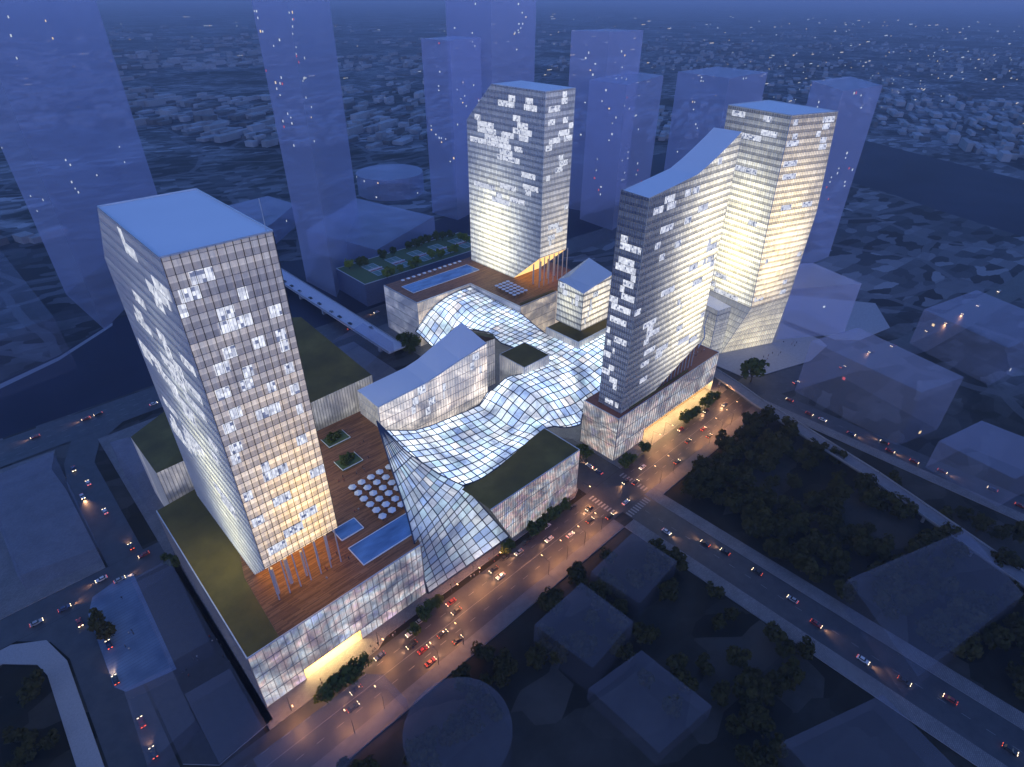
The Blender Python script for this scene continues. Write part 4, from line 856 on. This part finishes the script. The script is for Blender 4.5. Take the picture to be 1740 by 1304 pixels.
trees([(550, 1178, 1.15), (574, 1162, 1.2), (592, 1152, 1.15), (612, 1133, 1.1)], .13, 'street', 'dark green tree beside the warmly lit entrance of the near podium', 'trees at the podium entrance', 1.0)
trees([(703, 1070), (724, 1040), (740, 1020, 1.15)], .13, 'street', 'street tree on the pavement between the near podium and the canopy foot', 'trees by the near podium corner', .95)
trees([(858, 933), (868, 925, .7)], .13, 'street', 'street tree standing by the lower corner of the glass canopy foot', 'trees by the canopy foot', 1.0)
trees([(907, 900), (918, 892), (931, 880), (943, 872), (962, 858)], .13, 'street', 'dark tree in the row along the front of the saddle roofed street hall', 'trees along the street hall', 1.0)
trees([(988, 768, 1.1), (998, 773, .9)], .13, 'street', 'tree in the side street between the street hall and the corner podium', 'trees in the side street', 1.1)
trees([(1062, 784), (1072, 778, 1.1), (1096, 757, 1.1)], .13, 'street', 'tree on the corner pavement in front of the corner podium', 'trees at the street corner', 1.1)
trees([(1164, 710), (1174, 703), (1184, 700, .8)], .13, 'street', 'tree in the nearer clump on the lit forecourt of the corner podium', 'nearer forecourt trees', 1.1)
trees([(1199, 686), (1208, 676), (1216, 672, .8)], .13, 'street', 'tree in the farther clump on the lit forecourt of the corner podium', 'farther forecourt trees', 1.1)
trees([(1281, 630, 2.3)], .13, 'street', 'large round dark tree beside the plaza of the east tower', None, 1.0, name='round_tree')
trees([(163, 1052, 1.0), (172, 1062, 1.1), (180, 1074, 1.1)], .13, 'dark', 'dark tree in the clump at the edge of the blue tiled plaza', 'trees on the blue plaza', 1.0)
trees([(286, 950, .9), (297, 956, .9)], .13, 'street', 'olive green tree behind the corner of the near podium', 'trees behind the near podium', .9)
trees([(680, 577), (692, 575, 1.2), (704, 582), (688, 588), (700, 594, .8)], .13, 'street', 'dense green tree at the far foot of the canopy near the bridge', 'trees at the far foot of the canopy', 1.35)
trees([(829, 632, .8)], 16, 'street', 'small tree in the dark gap between hall and roof cube', None, 1.0)
lime = [(657, 464), (664, 461), (681, 456), (700, 449), (709, 445), (734, 433), (749, 430), (765, 423), (773, 422), (593, 449), (782, 402), (792, 406)]
trees(lime, zi, 'lime', 'bright lime green tree beside the sports courts', 'lime trees round the sports courts', 1.15)
trees([(610, 445), (619, 443), (650, 433), (667, 426), (694, 417), (707, 413), (716, 410), (727, 405), (741, 402), (766, 398), (752, 401)], zi, 'street', 'dark green tree behind the sports courts', 'dark trees behind the sports courts', 1.2)
def planter(x0, y0, w, l, label):
    t = thing('planter', label, 'planter', (x0, y0, zA)); m = MB(); m.box(0, w, 0, l, .05, .5); m.build('bed', M['lawn'], t)
    m = MB()
    for a, b in (((0, 0), (w, 0)), ((w, 0), (w, l)), ((0, 0), (0, l))): m.bar((*a, .9), (*b, .9), .12, .5)
    m.build('rim', M['white'], t)
    for i, (fx_, fy_) in enumerate(((.3, .45), (.68, .6), (.4, .8))):
        tree(x0+w*fx_, y0+l*fy_, zA+.5, 'bush', .95-.12*i, 'rounded olive bush growing in the %s planter on the timber deck' % label.split()[0], '%s planter bushes' % label.split()[0], 'shrub', 'shrub')
p = P(560, 763, zA); q = P(592, 742, zA); planter(p.x, p.y, max(7, q.x-p.x), 8.5, 'farther planter with pale rim and bushes near the pale wing')
p = P(583, 802, zA); q = P(615, 782, zA); planter(p.x, p.y, max(7, q.x-p.x), 8.5, 'nearer planter with pale rim and bushes beside the near tower')
rt_ = random.Random(21)
n = 0
while n < 200:
    x, y = rt_.uniform(224, 322), rt_.uniform(-60, 108)
    dens = 1 if y > 78 else (.75 if x < 262 else .35)
    if rt_.random() > dens: continue
    tree(x, y, -.4, 'dark', rt_.uniform(.9, 1.8), 'dark tree in the unlit park beyond the main street crossing', 'trees in the dark park', 'park_tree'); n += 1
for i in range(110):
    x, y = rt_.choice([(rt_.uniform(20, 186), rt_.uniform(84, 109)), (rt_.uniform(120, 186), rt_.uniform(5, 109))]); tree(x, y, -.4, 'dark', rt_.uniform(.9, 1.4), 'dark tree on the unlit lot across the main street', 'trees on the dark lot', 'park_tree')
for i in range(30): x, y = rt_.uniform(-80, -43), rt_.uniform(150, 235); tree(x, y, -.4, 'dark', rt_.uniform(.8, 1.3), 'dark tree in the unlit grove at the lower left street corner', 'trees in the dark grove', 'park_tree')

# ================================================================== VEHICLES
def car_meshes(paint):
    out = {}
    pr = [(-2.28, .32), (2.28, .32), (2.3, .66), (2.1, .82), (.95, .96), (-1.7, .98), (-2.26, .90)]; b = MB(); wv = .9
    L = [(x, -wv, z) for x, z in pr]; Rr = [(x, wv, z) for x, z in pr]
    b.poly(L); b.poly(Rr[::-1])
    for i in range(len(pr)): j = (i+1) % len(pr); b.poly([L[i], Rr[i], Rr[j], L[j]][::-1])
    b.box(-1.2, .32, -.66, .66, 1.40, 1.46)
    out['body'] = b.mesh('car_body', M[paint])
    c = MB(); lo = [(-1.72, -.8, .97), (.98, -.8, .95), (.98, .8, .95), (-1.72, .8, .97)]; hi = [(-1.22, -.66, 1.41), (.34, -.66, 1.41), (.34, .66, 1.41), (-1.22, .66, 1.41)]; c.hexa(lo+hi, 0, False); out['windscreen'] = c.mesh('car_glass', M['carglass'])
    w = MB()
    n = 10
    a = [(.33*math.cos(2*math.pi*i/n), .33*math.sin(2*math.pi*i/n)) for i in range(n)]
    for i in range(n): j = (i+1) % n; w.poly([(a[i][0], -.11, a[i][1]), (a[j][0], -.11, a[j][1]), (a[j][0], .11, a[j][1]), (a[i][0], .11, a[i][1])])
    w.poly([(x, -.11, z) for x, z in a]); w.poly([(x, .11, z) for x, z in a[::-1]]); out['wheel'] = w.mesh('car_wheel', M['tyre'])
    out['headlight'] = MB().box(-.05, .06, -.28, .28, -.14, .14).mesh('car_headlight', M['head']); out['tail_light'] = MB().box(-.06, .05, -.26, .26, -.12, .12).mesh('car_tail_light', M['tail'])
    out['headlight_off'] = MB().box(-.05, .04, -.2, .2, -.08, .08).mesh('car_headlamp', M['carglass']); return out
CARS = {c: car_meshes(c) for c in ('carblack', 'carwhite', 'carsilver', 'carred', 'carblue')}
beam = bpy.data.lights.new('headlight_beam', 'SPOT'); beam.energy = 3200; beam.color = (1, .50, .24); beam.spot_size = R(75); beam.spot_blend = 1; beam.shadow_soft_size = .4
def car(x, y, z, rz, label, group, paint=None, on=True, light=False):
    paint = paint or rnd.choice(['carblack', 'carblack', 'carblack', 'carwhite', 'carsilver', 'carred', 'carblue']); me = CARS[paint]
    t = thing('car', label, 'car', (x, y, z+.02), rz, group); t.scale = (1, 1, 1)
    inst('body', me['body'], t); inst('windscreen', me['windscreen'], t)
    for a in (-1.4, 1.4):
        for b in (-.82, .82): inst('wheel', me['wheel'], t, (a, b, .33))
    for b in (-.6, .6): inst('headlight', me['headlight' if on else 'headlight_off'], t, (2.29, b, .68)); inst('tail_light', me['tail_light'] if on else me['headlight_off'], t, (-2.27, b, .76))
    if light:
        o = bpy.data.objects.new('headlight_beam', beam); C.objects.link(o); o.parent = t; o.location = (2.6, 0, 1.0); o.rotation_euler = (R(80), 0, R(-90))
rc = random.Random(77)
x = 24
for lane, d in ((121.0, 1), (126.6, 1), (131.6, -1), (136.6, -1)):
    x = -30+rc.uniform(0, 14)
    while x < 338:
        if rc.random() < .34: car(x, lane+rc.uniform(-.5, .5), 0, 0 if d > 0 else math.pi, 'car with glowing lamps driving along the main street', 'cars driving along the main street', None, True, rc.random() < .8)
        x += rc.uniform(8.5, 19)
for i, (u, v, c) in enumerate(((547, 1124, 'carwhite'), (720, 1062, 'carsilver'), (874, 962, 'carblack'), (912, 936, 'carblack'), (925, 927, 'carblack'), (987, 873, 'carblack'), (1080, 797, 'carblack'), (1240, 686, 'carblack'), (942, 905, 'carwhite'))):
    p = P(u, v); car(p.x, 138.6, 0, 0, 'car with lamps off waiting at the kerb of the main street', 'cars waiting at the main street kerb', c, False)
def stream(pts, n, label, group, z=0, jit=.6, on=True, lightp=.3, both=True, off=3.2):
    seg = [(Vector((*pts[i], 0)), Vector((*pts[i+1], 0))) for i in range(len(pts)-1)]; L = sum((b-a).length for a, b in seg)
    for k in range(n):
        s = (k+rc.uniform(.1, .9))*L/n
        for a, b in seg:
            l = (b-a).length
            if s <= l: break
            s -= l
        d = (b-a).normalized(); p = a+d*min(s, l); sg = rc.choice([-1, 1]) if both else 1; nn = Vector((d.y, -d.x, 0)); p = p+nn*sg*off*rc.choice([.5, 1.0])+nn*rc.uniform(-.2, .2)
        car(p.x, p.y, z, math.atan2(d.y, d.x)+(0 if sg > 0 else math.pi), label, group, None, on, rc.random() < lightp)
stream([(205, 108), (205, -60)], 10, 'car with glowing lamps on the cross street running into the dark', 'cars on the cross street', lightp=.5, off=5)
stream([(206, 142), (207, 186)], 5, 'car with glowing lamps in the side street beside the corner podium', 'cars in the side street', lightp=.9, off=4)
stream([(354.5, 112), (354.5, -40)], 11, 'car with glowing lamps on the street beside the raised road', 'cars beside the raised road', lightp=.6, off=4)
stream([(375, 119), (500, 73), (713, 39)], 10, 'car with glowing lamps on the avenue beyond the east tower', 'cars on the east avenue', lightp=.5, off=5)
stream([(-40, 395.5), (55, 395.5)], 5, 'car with glowing lamps on the riverside avenue left of the near tower', 'cars on the near riverside avenue', lightp=.6, off=8)
stream([(150, 395.5), (420, 395.5)], 8, 'car with glowing lamps on the riverside avenue by the bridge', 'cars on the far riverside avenue', lightp=.5, off=7)
stream([(0, 366), (-2, 340), (0, 264)], 5, 'car with glowing lamps on the bending street at the left', 'cars on the bending street', lightp=.7, off=3.4)
stream([(-48, 254), (16, 254)], 5, 'car with glowing lamps on the left crossing behind the blue plaza', 'cars on the left crossing', lightp=.7, off=4)
stream([(-23, 240), (-23, 150)], 5, 'car with glowing lamps on the dark street at the lower left', 'cars on the lower left street', lightp=.6, off=4)

lampb = bpy.data.lights.new('added_lamp_light', 'SPOT'); lampb.energy = 8000; lampb.color = (1, .42, .15); lampb.spot_size = R(150); lampb.spot_blend = .6; lampb.shadow_soft_size = .3  # lamps and posts added along the main street to warm the road
SLM = (MB().cyl(0, 0, 0, 9.2, .11, .07, 6).bar((0, 0, 9.1), (4.6, 0, 9.6), .09, .09).mesh('added_lamp_post', M['dark']), MB().box(4.2, 5.1, -.16, .16, 9.48, 9.58).mesh('added_lamp_head', glow('added_lamp_glass', (1, .62, .3), 5)))
def added_street_lamp(x, y, rz, label, group):
    t = thing('added_street_lamp', label, 'added street lamp', (x, y, .13), rz, group); inst('post', SLM[0], t); inst('added_lamp_head', SLM[1], t)
    o = bpy.data.objects.new('added_lamp_light', lampb); C.objects.link(o); o.parent = t; o.location = (4.7, 0, 9.3)
for i in range(26):
    lx = 23+i*12.8
    if lx > 336 or 191 < lx < 222: continue
    if all(math.hypot(lx-a, 139-b) > 2+4.2*c for a, b, c in TREEXY): added_street_lamp(lx, 141.2, -math.pi/2, 'added slim warm street lamp on the podium side of the main street', 'added street lamps on the podium side')
    else: added_street_lamp(lx, 117.6, math.pi/2, 'added slim warm street lamp on the dark side of the main street', 'added street lamps on the dark side')

# raised road and river bridge
hw = thing('raised_road', 'narrow elevated road on piers crossing above the main street at its far end', 'bridge')
zc = 6.5; ctr = [P(u, v, zc) for u, v in ((1190, 618), (1250, 656), (1288, 684), (1485, 808), (1644, 918), (1800, 1026))]
m = MB(); e1 = MB(); e2 = MB()
for a, b in zip(ctr, ctr[1:]):
    d = (b-a).normalized(); n_ = Vector((d.y, -d.x, 0))*4.4; a0 = a+Vector((0, 0, -.4)); b0_ = b+Vector((0, 0, -.4)); m.bar(a0, b0_, 8.8, .8); e1.bar(a+n_+Vector((0, 0, .4)), b+n_+Vector((0, 0, .4)), .25, .9); e2.bar(a-n_+Vector((0, 0, .4)), b-n_+Vector((0, 0, .4)), .25, .9)
m.build('deck', simple('raised_deck', (.16, .16, .18), .6, 0, .3, .4), hw); e1.build('parapet', M['kerb'], hw); e2.build('parapet', M['kerb'], hw)
for i in range(len(ctr)-1):
    for t in (.1, .6):
        p = ctr[i].lerp(ctr[i+1], t)
        if p.y > 142 or p.y < 117: MB().cyl(p.x, p.y, -.4, zc-.8, .8, n=10).build('pier', M['concrete'], hw)
br = thing('river_bridge', 'pale straight bridge with dark cars crossing the river behind the near tower', 'bridge')
zb = 6.0; xr_, xl_ = P(600, 533, zb).x, P(578, 546, zb).x; MB().box(xl_, xr_, 330, 600, zb-1, zb).build('deck', M['bridge'], br)
for xx in (xl_, xr_): MB().box(xx-.2, xx+.2, 330, 600, zb, zb+.9).build('parapet', M['concrete'], br)
for yy in (345, 430, 470, 510, 550, 590): MB().box(xl_+1.5, xr_-1.5, yy, yy+2.5, -.5, zb-1).build('pier', M['concrete'], br)
for i in range(11):
    car(rc.choice([xl_+3.2, xr_-3.2]), 372+i*16.5+rc.uniform(-4, 4), zb, math.pi/2 if i % 2 else -math.pi/2, 'dark car with lamps off crossing the pale river bridge', 'cars on the river bridge', 'carblack' if i % 3 else 'carsilver', False)

# ================================================================== PEOPLE
def person_mesh(cloth, legs, stride, arm):
    v = [(0, 0, .95), (0, 0, 1.18), (0, 0, 1.40), (0, 0, 1.52), (0.01, 0, 1.62), (0.01, 0, 1.72)]; r = [.15, .145, .17, .06, .095, .085]; e = [(0, 1), (1, 2), (2, 3), (3, 4), (4, 5)]
    def add(chain, root):
        p = root
        for co, rad in chain: v.append(co); r.append(rad); e.append((p, len(v)-1)); p = len(v)-1
    for s in (1, -1):
        add([((0, .1*s, .88), .10), ((.10*stride*s+.03, .1*s, .48), .07), ((.22*stride*s-.02, .1*s, .08), .05), ((.22*stride*s+.12, .1*s, .04), .045)], 0)
        add([((0, .21*s, 1.40), .065), ((-.10*stride*s, .26*s, 1.12), .05), ((-.16*stride*s+arm, .25*s, .88), .04), ((-.17*stride*s+arm+.03, .245*s, .80), .035)], 2)
    me = bpy.data.meshes.new('person_skeleton'); me.from_pydata(v, e, []); o = bpy.data.objects.new('person_skeleton', me); C.objects.link(o)
    sk = o.modifiers.new('Skin', 'SKIN'); 
    if not me.skin_vertices:
        bm = bmesh.new(); bm.from_mesh(me); bm.verts.layers.skin.verify(); bm.to_mesh(me); bm.free()
    for i, sv in enumerate(me.skin_vertices[0].data): sv.radius = (r[i], r[i]); sv.use_root = (i == 0)
    sb = o.modifiers.new('Subdivision', 'SUBSURF'); sb.levels = sb.render_levels = 1
    dg = bpy.context.evaluated_depsgraph_get(); out = bpy.data.meshes.new_from_object(o.evaluated_get(dg)); out.name = 'person'; bpy.data.objects.remove(o)
    out.materials.clear()
    for mt in (cloth, legs, 'skin', 'hair'): out.materials.append(M[mt])
    for p in out.polygons: c = p.center; p.material_index = 3 if (c.z > 1.68 or (c.z > 1.58 and c.x < -.03)) else 2 if c.z > 1.5 else 1 if (c.z < .95 and abs(c.y) < .2) else 0; p.use_smooth = True
    return out
PM = [person_mesh(*a) for a in (('clothdark', 'clothdark', 1, .05), ('clothgrey', 'clothdark', .7, 0), ('clothlight', 'clothgrey', 1.1, .08), ('clothred', 'clothdark', .4, .02), ('clothdark', 'clothgrey', .2, 0))]
def people(pix, z, label, group):
    for u, v in pix: p = P(u, v, z); tag(inst('person', rnd.choice(PM), None, (p.x, p.y, z), rnd.uniform(0, 6.28), 1.12), label, 'person', group)
people([(618, 752), (612, 756), (626, 780), (616, 797), (619, 800), (583, 812), (585, 818), (576, 820), (610, 868), (603, 871), (628, 812), (606, 806)], zA+.05, 'small dark figure strolling on the timber deck between planters and parasols', 'people by the parasols')
people([(573, 943), (587, 950), (593, 951), (553, 966), (545, 972), (556, 970), (326 + 230, 985)], zA+.05, 'small dark figure on the timber deck near the tower columns', 'people by the tower columns')
people([(548, 1163), (553, 1166), (545, 1157), (590, 1130), (599, 1124), (595, 1127)], .2, 'figure on the warmly lit forecourt of the near podium entrance', 'people at the podium entrance')
people([(638, 1104), (642, 1096), (634, 1108), (662, 1084), (668, 1082), (672, 1077), (688, 1060), (630, 1100)], .14, 'small figure on the pavement beside the front of the near podium', 'people beside the near podium')
people([(831, 952), (840, 957), (846, 947), (815, 975), (806, 980), (773, 993), (766, 996), (800, 982)], .14, 'small figure on the pavement under the foot of the glass canopy', 'people at the canopy foot')
people([(220, 1078), (225, 1074), (228, 1079), (214, 1100), (221, 1105), (208, 1018)], .14, 'dark figure walking on the blue tiled plaza', 'people on the blue plaza')
people([(330, 1122), (336, 1118), (318, 1140), (312, 1146), (322, 1150), (338, 1125)], .14, 'dark figure in the group between the pale low blocks', 'people between the low blocks')
people([(357, 1084), (370, 1090), (376, 1098), (380, 1118), (391, 1126), (362, 1092)], .14, 'dark figure walking along the side of the near podium', 'people along the podium side')
people([(1297, 608), (1305, 606), (1312, 602), (1322, 605), (1326, 601), (1261, 633), (1303, 612)], .14, 'dark figure on the pale plaza before the east tower', 'people on the tower plaza')
people([(1345, 586), (1350, 589), (1353, 584), (1348, 582), (1331, 583)], .14, 'small figure on the far plaza behind the east tower', 'people on the far plaza')
people([(1179, 604), (1185, 601), (1191, 599), (1196, 597), (1182, 607), (1141, 648)], zJ+.05, 'dark figure on the red terrace beside the slab tower', 'people on the red terrace')
people([(1178, 679)], .2, 'lone figure under the brightly lit arcade of the corner podium', None)

# ================================================================== VEILED MASSING BLOCKS
WIN = {c: MB().box(-.9, .9, -.12, .12, -1.1, 1.1).mesh('far_window', M[mt]) for c, mt in (('w', 'ghostwin'), ('o', 'ghostwinwarm'), ('r', 'ghostwinred'))}
def ztop(b, v):
    lo, hi = -20, 218
    for _ in range(50):
        m_ = (lo+hi)/2; d = Vector((b.x, b.y, m_-CAMH)); vv = 652-FPX*d.dot(CU)/d.dot(CF)
        if vv > v: lo = m_
        else: hi = m_
    return lo
def block(label, pts, z, name='glass_block', cat='building', low=False, mid=False, wins=0, seed=0, quad=None, ws=1.0):
    """a translucent glass block: pts anticlockwise on the ground, height z"""
    pts = [Vector((p[0], p[1], 0)) for p in pts]
    ar = sum(pts[i].x*pts[(i+1) % len(pts)].y-pts[(i+1) % len(pts)].x*pts[i].y for i in range(len(pts)))
    if ar < 0: pts.reverse()
    t = thing(name, label, cat); n = len(pts); m = MB()
    for i in range(n):
        a, b = pts[i], pts[(i+1) % n]; m.poly([(a.x, a.y, -.4), (b.x, b.y, -.4), (b.x, b.y, z), (a.x, a.y, z)])
    m.build('glass_wall', M['ghostmid' if mid else 'ghostlow' if low else 'ghostwall'], t)
    MB().poly([(p.x, p.y, z) for p in pts]).build('roof', M['ghostmidroof' if mid else 'ghostlowroof' if low else 'ghostroof'], t)
    q = random.Random(seed); cl = []
    for k in range(wins):
        i = q.randrange(n); a, b = pts[i], pts[(i+1) % n]; d = (b-a); L = d.length; d.normalize(); nr = d.cross(Vector((0, 0, 1)))
        if nr.dot(-(a+b)/2) < 0: continue
        if not cl or q.random() < .3: cl = [q.uniform(.1, .9)*L, q.uniform(.2, .97)*z]
        u = min(max(cl[0]+q.choice([-2, -1, 0, 1, 2])*3.4, 2), L-2); h = min(max(cl[1]+q.choice([-3, -2, -1, 0, 1, 2, 3])*4.2, 4), z-3); p = a+d*u+nr*.2
        o = inst('window', WIN[q.choice('wwwwwwor')], t, (p.x, p.y, h), math.atan2(d.y, d.x), (ws*q.uniform(.5, 1), 1, ws*q.uniform(.5, 1)))
    return t
def para(u1, u2, u3, z=0):   # parallelogram from three neighbouring corner pixels on the level z
    a, b, c = P(*u1, z), P(*u2, z), P(*u3, z); return [a, b, c, a+c-b]
def tall(label, W_, S_, E_, top=None, z=None, **kw):
    a = para(W_, S_, E_); zz = z if z else ztop(a[0], top); return block(label, a, zz, 'veiled_tower', 'tower', **kw)
tall('hazy blue tower filling the upper left corner, taller than the frame', (112, 500), (178, 560), (300, 432), z=330, wins=150, seed=1, ws=.75)
tall('hazy blue tower behind the near tower, second from the left, taller than the frame', (521, 478), (572, 505), (613, 392), z=420, wins=110, seed=2, ws=.8)
tall('tallest hazy blue tower directly behind the rear office tower', (772, 335), (838, 352), (903, 330), z=330, wins=110, seed=3, ws=1.0)
tall('hazy tower just left of the rear office tower', (735, 362), (778, 374), (822, 352), top=66, wins=52, seed=4, ws=1.0)
tall('hazy square tower with slanted top behind the rear office tower, right of the tallest', (955, 352), (1010, 362), (1061, 345), top=52, wins=80, seed=5, ws=1.0)
tall('lower hazy tower standing right behind the rear office tower', (985, 372), (1040, 392), (1098, 352), top=136, wins=60, seed=6, ws=1.0)
tall('hazy tower between the rear office tower and the slab tower', (1124, 318), (1200, 342), (1262, 318), top=122, wins=60, seed=7, ws=1.0)
tall('hazy tower rising behind the east tower', (1308, 420), (1345, 462), (1408, 436), top=138, wins=60, seed=8, ws=1.0)
def low(label, top, base, ti=0, **kw):   # the roof's corner pixels, and the ground pixel below corner ti
    b = P(*base); z = ztop(b, top[ti][1]); return block(label, [P(*q, z) for q in top], z, 'veiled_block', 'building', low=True, **kw)
S1, E1, N1 = (1343, 492), (1464, 482), (1381, 447)
b = P(1310, 578); z = ztop(b, 492); a, e, n_ = P(*S1, z), P(*E1, z), P(*N1, z); block('solid looking blue glass block with bright roof at the back right of the east tower', [a, e, n_, a+n_-e], z, 'veiled_block', wins=3, seed=9)
low('large dim glass block on the right beyond the raised road', [(1378, 580), (1566, 667), (1638, 641), (1458, 557)], (1353, 664), mid=True, wins=6, seed=10)
low('dim glass block behind the large one, beside the east avenue', [(1570, 526), (1714, 592), (1800, 550), (1660, 493)], (1542, 584), mid=True, wins=6, seed=11)
low('dim glass block at the right edge with pointed roof corner', [(1595, 750), (1725, 815), (1810, 770), (1668, 715)], (1573, 795), mid=True, wins=4, seed=12)
for lb, tp_, z in (('grey blue glass block across the main street, nearest the crossing', [(1004, 972), (1087, 1026), (1151, 954), (1075, 905)], 10), ('grey blue glass block across the main street, lower of the two', [(908, 1062), (1007, 1136), (1076, 1056), (988, 990)], 16),
    ('flat glass slab lying over the main street at the lower edge', [(430, 1290), (500, 1400), (692, 1190), (652, 1147), (622, 1145)], 10), ('pale rectangular block beside the long side of the near podium', [(222, 985), (288, 950), (356, 1089), (287, 1128)], 9),
    ('low dim block at the lower left, next to the street', [(210, 1172), (290, 1134), (332, 1225), (250, 1300)], 7), ('low dim block at the lower left, nearest the podium corner', [(314, 1180), (390, 1136), (448, 1240), (372, 1296)], 7), ('grey slab block at the left edge beside the bending street', [(-30, 818), (90, 768), (168, 930), (30, 980)], 9),
    ('dark glass slab in the lower right corner beside the cross street', [(1440, 985), (1560, 1150), (1740, 1010), (1640, 900)], 14), ('dim glass slab at the bottom edge, right of the cross street end', [(1330, 1260), (1480, 1420), (1640, 1320), (1500, 1180)], 10), ('dim flat block on the dark lot near the bottom edge', [(1000, 1170), (1120, 1280), (1210, 1200), (1090, 1105)], 8)):
    block(lb, [P(*q, z) for q in tp_], z, 'veiled_block', 'building', low=True)
c = P(778, 1240, 12); block('round dim glass drum at the bottom edge beside the main street', [(c.x+19*math.cos(2*math.pi*i/28), c.y+19*math.sin(2*math.pi*i/28)) for i in range(28)], 12, 'veiled_drum', 'building', low=True)
low('wedge shaped dim block in the bend of the left street', [(186, 752), (231, 815), (293, 752), (238, 738)], (248, 876), 1)
block('dim block far behind the near tower, left of the bridge', [P(*q, 22) for q in ((385, 350), (440, 398), (502, 347), (455, 333))], 22, 'veiled_block', 'building', wins=4, seed=14)
c = P(662, 292, 26); block('hazy round drum left of the rear office tower', [(c.x+44*math.cos(2*math.pi*i/28), c.y+44*math.sin(2*math.pi*i/28)) for i in range(28)], 26, 'veiled_drum', 'building', wins=10, seed=15)
block('hazy flat block behind the sports courts', [P(*q, 22) for q in ((520, 392), (640, 425), (738, 368), (606, 337))], 22, 'veiled_block', 'building', wins=6, seed=16)
block('dim glass block beside the landing of the river bridge', [P(*q, 16) for q in ((545, 592), (605, 640), (668, 582), (617, 549))], 16, 'veiled_block', 'building', low=True)
block('dim glass block on the river bank at the left edge', [P(*q, 40) for q in ((-90, 470), (-60, 590), (92, 540), (0, 425))], 40, 'veiled_block', 'building', low=True)

# ================================================================== AIR
k = N('evening_haze'); v = k.n('VolumePrincipled'); k.put(v.inputs['Color'], (.75, .82, 1.0)); v.inputs['Density'].default_value = .000115; k.t.links.new(v.outputs[0], k.out.inputs[1])
hz = MB().box(-45000, 45000, -45000, 45000, -3, 440).build('haze', k.m); tag(hz, kind='stuff')
